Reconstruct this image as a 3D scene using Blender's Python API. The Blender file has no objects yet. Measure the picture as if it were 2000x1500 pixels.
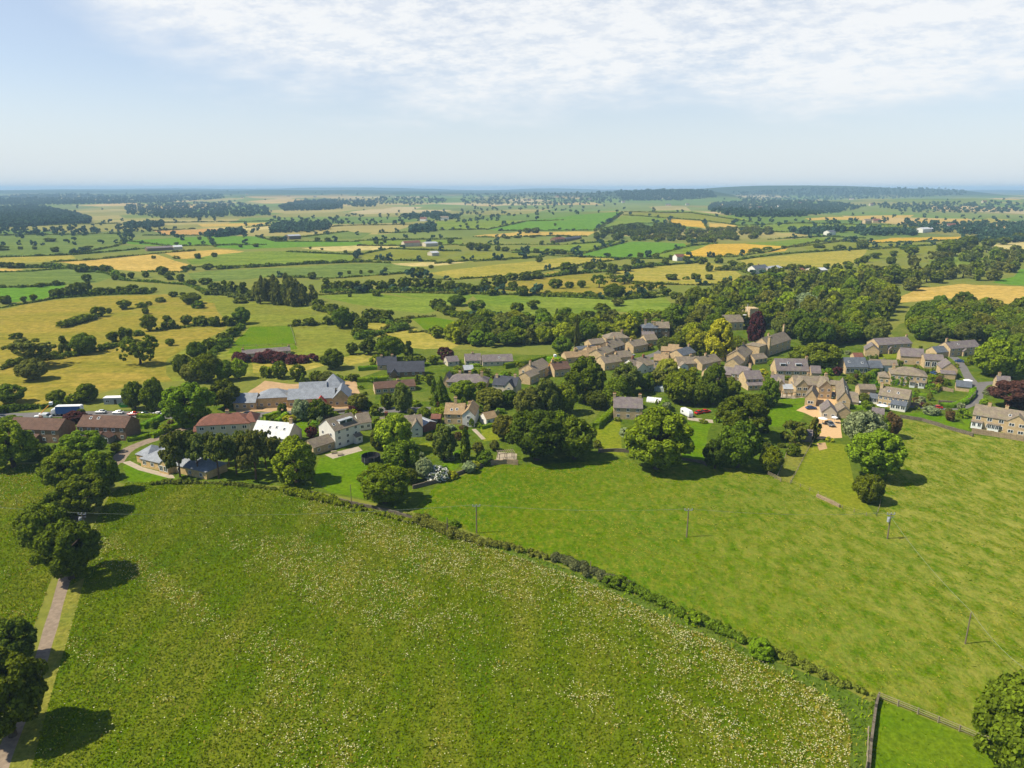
import bpy, math, random
import numpy as np
from mathutils import Vector, Matrix
from mathutils.geometry import delaunay_2d_cdt
random.seed(7); RNG = np.random.default_rng(11)
S = bpy.context.scene
COL = S.collection
R = math.radians
# ------------------------------------------------------------------ camera model
CAMZ = 85.0; F = 1388.0; HOR = 369.0
PITCH = math.atan((750 - HOR) / F)
cp, sp = math.cos(PITCH), math.sin(PITCH)
cam = bpy.data.objects.new('camera', bpy.data.cameras.new('camera')); COL.objects.link(cam)
cam.location = (0, 0, CAMZ); cam.rotation_euler = (math.pi / 2 - PITCH, 0, 0)
cam.data.sensor_width = 36; cam.data.lens = F * 36 / 2000
cam.data.clip_start = 1; cam.data.clip_end = 80000
S.camera = cam
# ------------------------------------------------------------------ terrain
_T = np.random.default_rng(5).random((256, 256))
def noise(x, y):
    x = np.asarray(x, float); y = np.asarray(y, float)
    xi = np.floor(x).astype(int); yi = np.floor(y).astype(int)
    fx = x - xi; fy = y - yi
    fx = fx * fx * (3 - 2 * fx); fy = fy * fy * (3 - 2 * fy)
    a = _T[xi & 255, yi & 255]; b = _T[(xi + 1) & 255, yi & 255]
    c = _T[xi & 255, (yi + 1) & 255]; d = _T[(xi + 1) & 255, (yi + 1) & 255]
    return (a * (1 - fx) + b * fx) * (1 - fy) + (c * (1 - fx) + d * fx) * fy
def fbm(x, y, o=3):
    s = 0; a = .5; t = 0
    for k in range(o):
        s = s + a * noise(x * 2 ** k + 17.3 * k, y * 2 ** k + 9.1 * k); t += a; a *= .5
    return s / t
def sstep(a, b, v):
    t = np.clip((v - a) / (b - a), 0, 1); return t * t * (3 - 2 * t)
def bump(x, y, cx, cy, rx, ry): return np.exp(-((x - cx) / rx) ** 2 - ((y - cy) / ry) ** 2)
def hgt(x, y):
    x = np.asarray(x, float); y = np.asarray(y, float)
    h = 1.6 * (noise(x / 60 + 3.3, y / 60 + 8.2) - .5) * sstep(60, 160, y)
    h = h + 6 * (noise(x / 400 + 40, y / 400 + 70) - .5) * sstep(500, 1000, y)
    right = sstep(-200, 900, x - .04 * y)
    h = h + 56 * sstep(2200, 11000, y) * (1 - .8 * right * (1 - sstep(9500, 14000, y)))
    h = h + 64 * (fbm(x / 1300 + 11.5, y / 1000 + 33.2) - .5) * sstep(2000, 5500, y) * (1 - .45 * right)
    h = h + 25 * bump(x, y, 430, 2050, 520, 520)
    h = h + 34 * bump(x, y, 2600, 3900, 1100, 900) + 9 * bump(x, y, 4050, 6100, 160, 160)
    h = h + 72 * bump(x, y, 1060, 5300, 480, 620) + 30 * bump(x, y, 1370, 5100, 210, 420) + 40 * bump(x, y, 420, 5900, 600, 500)
    h = h + 100 * bump(x, y, 3100, 7200, 1150, 1100) + 34 * bump(x, y, 4300, 7200, 560, 600) + 44 * bump(x, y, 2050, 7300, 700, 900)
    h = h + (30 + 26 * noise(x / 1300, y / 3000)) * bump(x, y, -4200, 14600, 5200, 1100) + 34 * bump(x, y, 800, 14200, 900, 700)
    h = h + 8 * sstep(15500, 18600, np.hypot(x, y))
    h = h + 20 * bump(x, y, -3500, 9000, 2500, 700) + 22 * bump(x, y, -2600, 8200, 700, 300) + 16 * bump(x, y, -900, 7400, 900, 350)
    return h
def ray(px, py):
    u = (np.asarray(px, float) - 1000) / F; v = (np.asarray(py, float) - 750) / F
    return np.stack([u, cp - v * sp, -sp - v * cp], -1)
_TS = 60 * 1.012 ** np.arange(525)
def at_many(px, py):
    d = ray(px, py); n = len(d); out = np.zeros((n, 3))
    for s in range(0, n, 400):
        q = d[s:s + 400]
        P = q[:, None, :] * _TS[None, :, None]
        below = (P[..., 2] + CAMZ) < hgt(P[..., 0], P[..., 1])
        k = np.where(below.any(1), below.argmax(1), len(_TS) - 1); k = np.maximum(k, 1)
        lo = _TS[k - 1]; hi = _TS[k]
        for _ in range(18):
            m = (lo + hi) / 2; p = q * m[:, None]
            b = (p[:, 2] + CAMZ) < hgt(p[:, 0], p[:, 1])
            hi = np.where(b, m, hi); lo = np.where(b, lo, m)
        p = q * hi[:, None]
        p[:, 2] = hgt(p[:, 0], p[:, 1]); out[s:s + 400] = p
    return out
def at(px, py): return at_many([px], [py])[0]
def mpp(P): return (P[1] * cp - (P[2] - CAMZ) * sp) / F          # metres per photo pixel at P
def height_to(P, px, ytop):                                       # height above P seen at row ytop
    d = ray(px, ytop); t = P[1] / d[1]; return CAMZ + d[2] * t - P[2]
# ------------------------------------------------------------------ objects
def tag(o, label=None, cat=None, group=None, kind=None):
    if label: o['label'] = label
    if cat: o['category'] = cat
    if group: o['group'] = group
    if kind: o['kind'] = kind
    return o
def empty(name, loc, rz=0):
    o = bpy.data.objects.new(name, None); COL.objects.link(o)
    o.location = loc; o.rotation_euler = (0, 0, rz); o.empty_display_size = .5; return o
def link(name, me, parent=None, mat=None):
    o = bpy.data.objects.new(name, me); COL.objects.link(o)
    if parent: o.parent = parent
    if mat is not None and not me.materials: me.materials.append(mat)
    return o
def np_mesh(name, V, Fq, mats=None, mi=None):
    """V (n,3), Fq list of (m,k) int arrays (k=3 or 4)"""
    me = bpy.data.meshes.new(name)
    V = np.asarray(V, np.float32); me.vertices.add(len(V)); me.vertices.foreach_set('co', V.ravel())
    loops = np.concatenate([f.ravel() for f in Fq]).astype(np.int32)
    tot = np.concatenate([np.full(len(f), f.shape[1]) for f in Fq])
    st = np.concatenate([[0], np.cumsum(tot)[:-1]]).astype(np.int32)
    me.loops.add(len(loops)); me.loops.foreach_set('vertex_index', loops)
    me.polygons.add(len(tot)); me.polygons.foreach_set('loop_start', st)
    if mi is not None: me.polygons.foreach_set('material_index', np.asarray(mi, np.int32))
    me.update(calc_edges=True)
    for m in mats or []: me.materials.append(m)
    return me
class MB:
    """collects boxes, prisms and tubes into one mesh"""
    def __init__(s): s.v = []; s.f = []
    def add(s, v, f):
        n = len(s.v); s.v += [tuple(p) for p in v]; s.f += [tuple(i + n for i in q) for q in f]; return s
    def box(s, x0, x1, y0, y1, z0, z1):
        return s.add([(x0, y0, z0), (x1, y0, z0), (x1, y1, z0), (x0, y1, z0), (x0, y0, z1), (x1, y0, z1), (x1, y1, z1), (x0, y1, z1)],
                     [(3, 2, 1, 0), (4, 5, 6, 7), (0, 1, 5, 4), (1, 2, 6, 5), (2, 3, 7, 6), (3, 0, 4, 7)])
    def tube(s, pts, rad, n=6):
        pts = [Vector(p) for p in pts]; rings = []
        for i, p in enumerate(pts):
            d = (pts[min(i + 1, len(pts) - 1)] - pts[max(i - 1, 0)]).normalized()
            a = d.orthogonal().normalized(); b = d.cross(a)
            if i and (a - la).length > 1: a, b = -a, -b
            la = a; r = rad[i] if hasattr(rad, '__len__') else rad
            rings.append([p + r * (math.cos(2 * math.pi * k / n) * a + math.sin(2 * math.pi * k / n) * b) for k in range(n)])
        v = [q for g in rings for q in g]; f = []
        for i in range(len(pts) - 1):
            for k in range(n): f.append((i * n + k, i * n + (k + 1) % n, (i + 1) * n + (k + 1) % n, (i + 1) * n + k))
        f.append(tuple(range(n - 1, -1, -1))); f.append(tuple(range((len(pts) - 1) * n, len(pts) * n)))
        return s.add(v, f)
    def lathe(s, prof, n=10, c=(0, 0)):
        v = [(c[0] + r * math.cos(2 * math.pi * k / n), c[1] + r * math.sin(2 * math.pi * k / n), z) for r, z in prof for k in range(n)]
        f = [(i * n + k, i * n + (k + 1) % n, (i + 1) * n + (k + 1) % n, (i + 1) * n + k) for i in range(len(prof) - 1) for k in range(n)]
        f += [tuple(range(n - 1, -1, -1)), tuple(range((len(prof) - 1) * n, len(prof) * n))]
        return s.add(v, f)
    def mesh(s, name, mat=None):
        me = bpy.data.meshes.new(name); me.from_pydata(s.v, [], s.f); me.update()
        if mat is not None: me.materials.append(mat)
        return me
    def build(s, name, mat, parent=None): return link(name, s.mesh(name, mat), parent)
# ------------------------------------------------------------------ materials
def nodes(name):
    m = bpy.data.materials.new(name); m.use_nodes = True; nt = m.node_tree
    for n in list(nt.nodes): nt.nodes.remove(n)
    out = nt.nodes.new('ShaderNodeOutputMaterial'); return m, nt, out
def N(nt, t, **k):
    n = nt.nodes.new(t)
    for a, v in k.items():
        if hasattr(n, a): setattr(n, a, v)
        else: n.inputs[a.replace('_', ' ')].default_value = v
    return n
def mix(nt, fac, a, b, bt='MIX'):
    n = nt.nodes.new('ShaderNodeMix'); n.data_type = 'RGBA'; n.blend_type = bt
    for sock, v in ((n.inputs[0], fac), (n.inputs[6], a), (n.inputs[7], b)):
        if isinstance(v, bpy.types.NodeSocket): nt.links.new(v, sock)
        elif isinstance(v, (tuple, list)): sock.default_value = (*v, 1) if len(v) == 3 else v
        else: sock.default_value = v
    return n.outputs[2]
def noisef(nt, vec, scale, lo, hi, detail=3, rough=.6):
    n = nt.nodes.new('ShaderNodeTexNoise'); n.inputs['Scale'].default_value = scale
    n.inputs['Detail'].default_value = detail; n.inputs['Roughness'].default_value = rough
    nt.links.new(vec, n.inputs['Vector'])
    r = nt.nodes.new('ShaderNodeMapRange'); r.inputs[1].default_value = lo; r.inputs[2].default_value = hi
    nt.links.new(n.outputs[0], r.inputs[0]); return r.outputs[0]
def coords(nt, scale=(1, 1, 1), rot=0):
    tc = nt.nodes.new('ShaderNodeTexCoord'); mp = nt.nodes.new('ShaderNodeMapping')
    mp.inputs['Scale'].default_value = scale; mp.inputs['Rotation'].default_value = (0, 0, rot)
    nt.links.new(tc.outputs['Object'], mp.inputs['Vector']); return mp.outputs[0]
def principled(nt, out, col, rough=.9, spec=.2, metal=0, normal=None):
    b = nt.nodes.new('ShaderNodeBsdfPrincipled')
    if isinstance(col, bpy.types.NodeSocket): nt.links.new(col, b.inputs['Base Color'])
    else: b.inputs['Base Color'].default_value = (*col, 1)
    b.inputs['Roughness'].default_value = rough; b.inputs['Specular IOR Level'].default_value = spec
    b.inputs['Metallic'].default_value = metal
    if normal: nt.links.new(normal, b.inputs['Normal'])
    nt.links.new(b.outputs[0], out.inputs[0]); return b
def bumpn(nt, h, strength, dist):
    b = nt.nodes.new('ShaderNodeBump'); b.inputs['Strength'].default_value = strength; b.inputs['Distance'].default_value = dist
    nt.links.new(h, b.inputs['Height']); return b.outputs[0]
def plain(name, c, rough=.6, spec=.3, metal=0, var=.25, scale=1.2):
    m, nt, out = nodes(name); v = coords(nt)
    f = noisef(nt, v, scale, .3, .7)
    c2 = tuple(x * (1 - var) for x in c); principled(nt, out, mix(nt, f, c2, c), rough, spec, metal); return m
def field_mat(name, c1, c2, patch=.03, streak=None, rot=0, fine=None, bump=.25, dry=None):
    """grass / crop: patches, streaks and a fine tussock grain"""
    m, nt, out = nodes(name); v = coords(nt)
    col = mix(nt, noisef(nt, v, patch, .34, .66, 4), c1, c2)
    if streak:
        vs = coords(nt, streak, rot)
        col = mix(nt, noisef(nt, vs, 1, .44, .68, 5, .68), col, dry or tuple(min(1, x * 1.35) for x in c2))
    vv = noisef(nt, v, .55, .25, .75, 3)
    col = mix(nt, vv, mix(nt, 1.0, col, (.72, .74, .7), 'MULTIPLY'), col)
    n = None
    if fine:
        g = noisef(nt, v, fine, .3, .7, 3, .7)
        col = mix(nt, g, mix(nt, 1.0, col, (.62, .68, .6), 'MULTIPLY'), mix(nt, 1.0, col, (1.22, 1.18, 1.15), 'MULTIPLY'))
        n = bumpn(nt, g, bump, .5)
    principled(nt, out, col, 1, 0, 0, n); return m
def leaf_mat(name, c, var=.5, hue=.03, tr=.22):
    m, nt, out = nodes(name)
    geo = nt.nodes.new('ShaderNodeNewGeometry'); oi = nt.nodes.new('ShaderNodeObjectInfo')
    hs = nt.nodes.new('ShaderNodeHueSaturation'); hs.inputs['Color'].default_value = (*c, 1)
    a = nt.nodes.new('ShaderNodeMapRange'); a.inputs[3].default_value = 1 - var; a.inputs[4].default_value = 1 + var
    nt.links.new(geo.outputs['Random Per Island'], a.inputs[0])
    b = nt.nodes.new('ShaderNodeMapRange'); b.inputs[3].default_value = .78; b.inputs[4].default_value = 1.25
    nt.links.new(oi.outputs['Random'], b.inputs[0])
    mm = nt.nodes.new('ShaderNodeMath'); mm.operation = 'MULTIPLY'
    nt.links.new(a.outputs[0], mm.inputs[0]); nt.links.new(b.outputs[0], mm.inputs[1]); nt.links.new(mm.outputs[0], hs.inputs['Value'])
    h = nt.nodes.new('ShaderNodeMapRange'); h.inputs[3].default_value = .5 - hue; h.inputs[4].default_value = .5 + hue * .25
    m7 = nt.nodes.new('ShaderNodeMath'); m7.operation = 'MULTIPLY'; m7.inputs[1].default_value = 7.31
    fr = nt.nodes.new('ShaderNodeMath'); fr.operation = 'FRACT'
    nt.links.new(oi.outputs['Random'], m7.inputs[0]); nt.links.new(m7.outputs[0], fr.inputs[0]); nt.links.new(fr.outputs[0], h.inputs[0])
    nt.links.new(h.outputs[0], hs.inputs['Hue'])
    d = nt.nodes.new('ShaderNodeBsdfDiffuse'); t = nt.nodes.new('ShaderNodeBsdfTranslucent'); mx = nt.nodes.new('ShaderNodeMixShader')
    nt.links.new(hs.outputs[0], d.inputs[0]); nt.links.new(hs.outputs[0], t.inputs[0]); mx.inputs[0].default_value = tr
    nt.links.new(d.outputs[0], mx.inputs[1]); nt.links.new(t.outputs[0], mx.inputs[2]); nt.links.new(mx.outputs[0], out.inputs[0]); return m
def masonry(name, c1, c2, mortar, sx=.55, sz=.22, bumpd=.02):
    """coursed stone or brick on walls: brick pattern on (x+y, z)"""
    m, nt, out = nodes(name); tc = nt.nodes.new('ShaderNodeTexCoord')
    sep = nt.nodes.new('ShaderNodeSeparateXYZ'); nt.links.new(tc.outputs['Object'], sep.inputs[0])
    ad = nt.nodes.new('ShaderNodeMath'); nt.links.new(sep.outputs[0], ad.inputs[0]); nt.links.new(sep.outputs[1], ad.inputs[1])
    cb = nt.nodes.new('ShaderNodeCombineXYZ'); nt.links.new(ad.outputs[0], cb.inputs[0]); nt.links.new(sep.outputs[2], cb.inputs[1])
    br = nt.nodes.new('ShaderNodeTexBrick'); nt.links.new(cb.outputs[0], br.inputs[0])
    br.inputs['Color1'].default_value = (*c1, 1); br.inputs['Color2'].default_value = (*c2, 1); br.inputs['Mortar'].default_value = (*mortar, 1)
    br.inputs['Scale'].default_value = 1; br.inputs['Brick Width'].default_value = sx; br.inputs['Row Height'].default_value = sz; br.inputs['Mortar Size'].default_value = .012
    f = noisef(nt, tc.outputs['Object'], .9, .3, .7, 4)
    col = mix(nt, f, mix(nt, 1.0, br.outputs[0], (.72, .7, .68), 'MULTIPLY'), br.outputs[0])
    principled(nt, out, col, .95, .1); return m
def tiles(name, c1, c2, moss=None, row=.3, rough=.85):
    """roof covering: courses down the slope, patchy weathering and moss"""
    m, nt, out = nodes(name); tc = nt.nodes.new('ShaderNodeTexCoord')
    sep = nt.nodes.new('ShaderNodeSeparateXYZ'); nt.links.new(tc.outputs['Object'], sep.inputs[0])
    ad = nt.nodes.new('ShaderNodeMath'); nt.links.new(sep.outputs[0], ad.inputs[0]); nt.links.new(sep.outputs[1], ad.inputs[1])
    cb = nt.nodes.new('ShaderNodeCombineXYZ'); nt.links.new(ad.outputs[0], cb.inputs[0]); nt.links.new(sep.outputs[2], cb.inputs[1])
    br = nt.nodes.new('ShaderNodeTexBrick'); nt.links.new(cb.outputs[0], br.inputs[0])
    br.inputs['Color1'].default_value = (*c1, 1); br.inputs['Color2'].default_value = (*c2, 1)
    br.inputs['Mortar'].default_value = (*[x * .45 for x in c1], 1); br.inputs['Scale'].default_value = 1
    br.inputs['Brick Width'].default_value = .45; br.inputs['Row Height'].default_value = row * .6; br.inputs['Mortar Size'].default_value = .015
    f = noisef(nt, tc.outputs['Object'], .6, .3, .7, 4)
    col = mix(nt, f, mix(nt, 1.0, br.outputs[0], (.68, .68, .68), 'MULTIPLY'), br.outputs[0])
    if moss: col = mix(nt, noisef(nt, tc.outputs['Object'], .45, .5, .72, 4), col, moss)
    principled(nt, out, col, rough, .25); return m
M = {}
# walls
M['stone'] = masonry('buff_stone', (.6, .455, .26), (.5, .365, .195), (.53, .42, .27))
M['stoned'] = masonry('dark_and_shaded_stone', (.23, .17, .11), (.16, .12, .075), (.2, .16, .11))  # real dark stone, and one village front whose shade is put into the colour
M['newstone'] = masonry('new_golden_stone', (.68, .49, .235), (.58, .41, .18), (.62, .47, .27))
M['brick'] = masonry('brown_brick', (.27, .16, .085), (.21, .12, .06), (.27, .2, .14), .24, .08)
M['redbrick'] = masonry('red_brick', (.3, .09, .05), (.24, .07, .04), (.3, .2, .15), .24, .08)
M['render'] = plain('white_render', (.72, .69, .62), .9, .1, var=.12, scale=.5)
M['cream'] = plain('cream_render', (.55, .48, .36), .9, .1, var=.15, scale=.5)
M['timber'] = plain('dark_timber', (.07, .05, .035), .8, .1)
M['greyboard'] = plain('weathered_boards', (.22, .2, .17), .85, .1)
# roofs
M['slate'] = tiles('blue_slate', (.15, .17, .2), (.11, .125, .15))
M['newslate'] = tiles('new_grey_slate', (.31, .335, .37), (.265, .285, .32), rough=.6)
M['darkslate'] = tiles('dark_slate', (.075, .08, .1), (.055, .06, .075))
M['purple'] = tiles('purple_slate', (.23, .19, .188), (.175, .145, .142), (.2, .18, .13))
M['stoneslate'] = tiles('stone_slates', (.285, .23, .17), (.205, .165, .122), (.22, .195, .105), .45)
M['tanslate'] = tiles('pale_stone_slates', (.4, .28, .15), (.3, .2, .11), (.3, .22, .1), .45)
M['brown'] = tiles('brown_tiles', (.17, .095, .065), (.125, .07, .048))
M['redtile'] = tiles('red_clay_tiles', (.25, .105, .07), (.19, .08, .052))
M['paleroof'] = tiles('pale_metal_roof', (.66, .66, .66), (.6, .61, .63), rough=.5)
M['greymetal'] = plain('grey_sheet_roof', (.38, .4, .43), .5, .4)
M['redsheet'] = plain('red_membrane', (.55, .045, .03), .7, .2)
# bits
M['white'] = plain('white_paint', (.78, .78, .76), .5, .3, var=.06)
M['glass'] = plain('window_glass', (.035, .045, .055), .08, .6, var=.3)
M['clear'] = plain('greenhouse_glass', (.4, .45, .44), .15, .6, var=.2)
M['door'] = plain('dark_door', (.05, .045, .04), .6, .3)
M['wooddoor'] = plain('brown_door', (.2, .075, .025), .6, .3)
M['pot'] = plain('clay_pot', (.36, .16, .09), .8, .1)
M['pole'] = plain('weathered_pole', (.2, .16, .115), .9, .1)
M['rail'] = plain('grey_rail', (.3, .25, .17), .9, .1)
M['metal'] = plain('grey_metal', (.35, .37, .39), .5, .4)
M['steel'] = plain('insulator', (.36, .38, .42), .4, .5)
M['wire'] = plain('wire', (.2, .24, .17), .6, .3)
M['tyre'] = plain('tyre', (.02, .02, .02), .9, .1)
M['bark'] = plain('bark', (.085, .065, .045), .95, .05)
M['pinebark'] = plain('pine_bark', (.13, .075, .045), .95, .05)
M['drystone'] = masonry('dry_stone', (.2, .17, .125), (.13, .11, .08), (.06, .05, .04), .5, .2)
M['drypale'] = masonry('pale_dry_stone', (.38, .29, .18), (.28, .21, .13), (.15, .12, .08), .5, .2)
# foliage
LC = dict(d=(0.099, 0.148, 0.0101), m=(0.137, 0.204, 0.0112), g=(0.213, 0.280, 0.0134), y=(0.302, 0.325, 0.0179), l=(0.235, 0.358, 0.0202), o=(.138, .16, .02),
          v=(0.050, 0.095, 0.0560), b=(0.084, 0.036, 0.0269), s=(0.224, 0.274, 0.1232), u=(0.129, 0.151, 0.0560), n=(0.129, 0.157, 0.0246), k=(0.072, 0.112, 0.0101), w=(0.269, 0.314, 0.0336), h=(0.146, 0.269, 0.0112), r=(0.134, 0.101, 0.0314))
for k_, c_ in LC.items(): M['leaf_' + k_] = leaf_mat('leaves_' + k_, c_)
M['petal'] = leaf_mat('white_blossom', (.6, .6, .55), .2, .01, .2)
def _blossom():
    nt = M['petal'].node_tree; geo = next(n for n in nt.nodes if n.type == 'NEW_GEOMETRY'); hs = next(n for n in nt.nodes if n.type == 'HUE_SAT')
    cr = nt.nodes.new('ShaderNodeValToRGB'); cr.color_ramp.interpolation = 'CONSTANT'; e = cr.color_ramp.elements
    e[0].color = (.06, .1, .02, 1); e[1].position = .6; e[1].color = (.62, .62, .56, 1)
    nt.links.new(geo.outputs['Random Per Island'], cr.inputs[0]); nt.links.new(cr.outputs[0], hs.inputs['Color'])
_blossom()
def math_mul(nt, a, b):
    n = nt.nodes.new('ShaderNodeMath'); n.operation = 'MULTIPLY'; nt.links.new(a, n.inputs[0]); nt.links.new(b, n.inputs[1]); return n.outputs[0]
# ------------------------------------------------------------------ ground and fields (one sheet, cut into named pieces)
G = {}
G['rough'] = field_mat('rough_grass', (.11, .15, .018), (.17, .185, .035), .05, None, 0, 1.3)
G['meadow'] = field_mat('flower_meadow', (.085, .15, .002), (.115, .165, .003), .05, (.10, .022, .1), 1.0, 1.6, .5, (.19, .2, .02))
G['pasture'] = field_mat('grazed_pasture', (.074, .16, .001), (.104, .17, .001), .045, (.62, .36, .2), .6, 1.3, .5, (.19, .2, .016))
def dry_side(m, x0, x1, c):
    nt = m.node_tree; b = next(n for n in nt.nodes if n.type == 'BSDF_PRINCIPLED'); src = b.inputs['Base Color'].links[0].from_socket
    tc = nt.nodes.new('ShaderNodeTexCoord'); sp_ = nt.nodes.new('ShaderNodeSeparateXYZ'); nt.links.new(tc.outputs['Object'], sp_.inputs[0])
    mr = nt.nodes.new('ShaderNodeMapRange'); mr.inputs[1].default_value = x0; mr.inputs[2].default_value = x1; nt.links.new(sp_.outputs[0], mr.inputs[0])
    f = math_mul(nt, mr.outputs[0], noisef(nt, coords(nt, (.3, .17, .1), .6), 1, .4, .66, 6, .72))
    nt.links.new(mix(nt, f, src, c), b.inputs['Base Color'])
G['paddock'] = field_mat('paddock_grass', (.095, .18, .004), (.135, .195, .008), .06, None, 0, 1.0, .35)
G['margin'] = field_mat('rank_margin', (.085, .14, .015), (.12, .16, .025), .15, None, 0, 1.3)
G['verge'] = field_mat('dry_verge', (.26, .23, .045), (.18, .2, .03), .12, None, 0, 1.2, .4)
G['lawn'] = field_mat('mown_lawn', (.09, .18, .004), (.125, .2, .007), .09, None, 0, .9, .15)
G['drylawn'] = field_mat('dry_lawn', (.21, .225, .018), (.165, .21, .012), .1, None, 0, .9, .2)
G['garden'] = field_mat('garden_ground', (.075, .125, .01), (.13, .165, .02), .12, None, 0, .7, .4)
G['valley'] = field_mat('dry_pasture', (.275, .22, .036), (.215, .205, .027), .016, (.012, .06, .1), .35, .22, .3, (.34, .25, .05))
G['olive'] = field_mat('olive_pasture', (.21, .2, .034), (.165, .185, .026), .014, (.01, .05, .1), .3, .2, .2)
G['green'] = field_mat('green_pasture', (.13, .2, .022), (.165, .205, .03), .015, (.01, .05, .1), .3, .2, .2)
G['bright'] = field_mat('bright_ley', (.11, .225, .022), (.125, .235, .024), .01, None, 0, .12, .1)
G['blue'] = field_mat('cereal_crop', (.115, .165, .038), (.135, .175, .04), .01, (.006, .05, .1), .2, .12, .1)
G['gold'] = field_mat('ripe_barley', (.5, .335, .085), (.44, .3, .075), .012, (.008, .05, .1), .25, .15, .1, (.54, .37, .11))
G['ochre'] = field_mat('ripe_wheat', (.5, .31, .045), (.46, .29, .04), .012, (.008, .05, .1), .25, .15, .1)
G['stubble'] = field_mat('pale_stubble', (.5, .39, .17), (.44, .36, .15), .01, (.006, .06, .1), .2, .12, .1)
G['orange'] = field_mat('orange_stubble', (.48, .27, .1), (.44, .26, .09), .01, None, 0, .12, .1)
G['yellow'] = field_mat('yellow_hay', (.34, .28, .05), (.27, .25, .04), .015, (.01, .08, .1), .5, .2, .2, (.4, .32, .08))
G['road'] = plain('asphalt', (.16, .15, .145), .9, .1, var=.2, scale=.3)
dry_side(G['pasture'], 5, 120, (.265, .255, .05))
G['track'] = plain('stony_track', (.28, .215, .155), .95, .05, var=.35, scale=.9)
G['gravel'] = plain('gravel', (.56, .37, .19), .95, .05, var=.18, scale=1.2)
G['patio'] = plain('paving', (.4, .335, .25), .9, .1, var=.25, scale=.8)
G['earth'] = plain('bare_earth', (.45, .3, .16), .95, .05, var=.3, scale=.4)
def base_mat():
    """far country: a patchwork of hay, pasture and crop fields"""
    m, nt, out = nodes('patchwork_country')
    v = coords(nt, (.0036, .0022, .001), .25)
    vo = nt.nodes.new('ShaderNodeTexVoronoi'); vo.inputs['Scale'].default_value = 1; nt.links.new(v, vo.inputs['Vector'])
    sep = nt.nodes.new('ShaderNodeSeparateColor'); nt.links.new(vo.outputs['Color'], sep.inputs[0])
    cr = nt.nodes.new('ShaderNodeValToRGB'); cr.color_ramp.interpolation = 'CONSTANT'
    st = [(0, (.15, .185, .035)), (.2, (.11, .17, .03)), (.38, (.22, .205, .05)), (.52, (.13, .19, .03)), (.66, (.3, .25, .08)), (.74, (.42, .3, .11)), (.82, (.14, .17, .04)), (.93, (.4, .32, .16))]
    for i, (p, c) in enumerate(st):
        e = cr.color_ramp.elements[i] if i < 2 else cr.color_ramp.elements.new(p)
        e.position = p; e.color = (*c, 1)
    nt.links.new(sep.outputs[0], cr.inputs[0])
    vv = coords(nt); col = mix(nt, noisef(nt, vv, .004, .35, .65, 4), mix(nt, 1.0, cr.outputs[0], (.75, .78, .75), 'MULTIPLY'), cr.outputs[0])
    near = nt.nodes.new('ShaderNodeTexCoord'); s2 = nt.nodes.new('ShaderNodeSeparateXYZ'); nt.links.new(near.outputs['Object'], s2.inputs[0])
    mr = nt.nodes.new('ShaderNodeMapRange'); mr.inputs[1].default_value = 1150; mr.inputs[2].default_value = 1350; nt.links.new(s2.outputs[1], mr.inputs[0])
    g1 = mix(nt, noisef(nt, vv, .02, .35, .65, 4), (.2, .195, .034), (.15, .175, .028))
    far = nt.nodes.new('ShaderNodeMapRange'); far.inputs[1].default_value = 8500; far.inputs[2].default_value = 11500; nt.links.new(s2.outputs[1], far.inputs[0])
    hi = nt.nodes.new('ShaderNodeMapRange'); hi.inputs[1].default_value = 22; hi.inputs[2].default_value = 42; nt.links.new(s2.outputs[2], hi.inputs[0])
    col = mix(nt, math_mul(nt, far.outputs[0], noisef(nt, vv, .0016, .3, .55, 4)), col, (.045, .075, .03))
    mo = nt.nodes.new('ShaderNodeMapRange'); mo.inputs[1].default_value = 4300; mo.inputs[2].default_value = 4800; nt.links.new(s2.outputs[1], mo.inputs[0])
    col = mix(nt, math_mul(nt, math_mul(nt, hi.outputs[0], mo.outputs[0]), noisef(nt, vv, .003, .2, .36, 3)), col, (.035, .06, .03))
    g1 = mix(nt, noisef(nt, vv, .5, .3, .7, 3), mix(nt, 1.0, g1, (.72, .75, .7), 'MULTIPLY'), g1)
    principled(nt, out, mix(nt, mr.outputs[0], g1, col), 1, .05); return m
G['base'] = base_mat()
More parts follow.
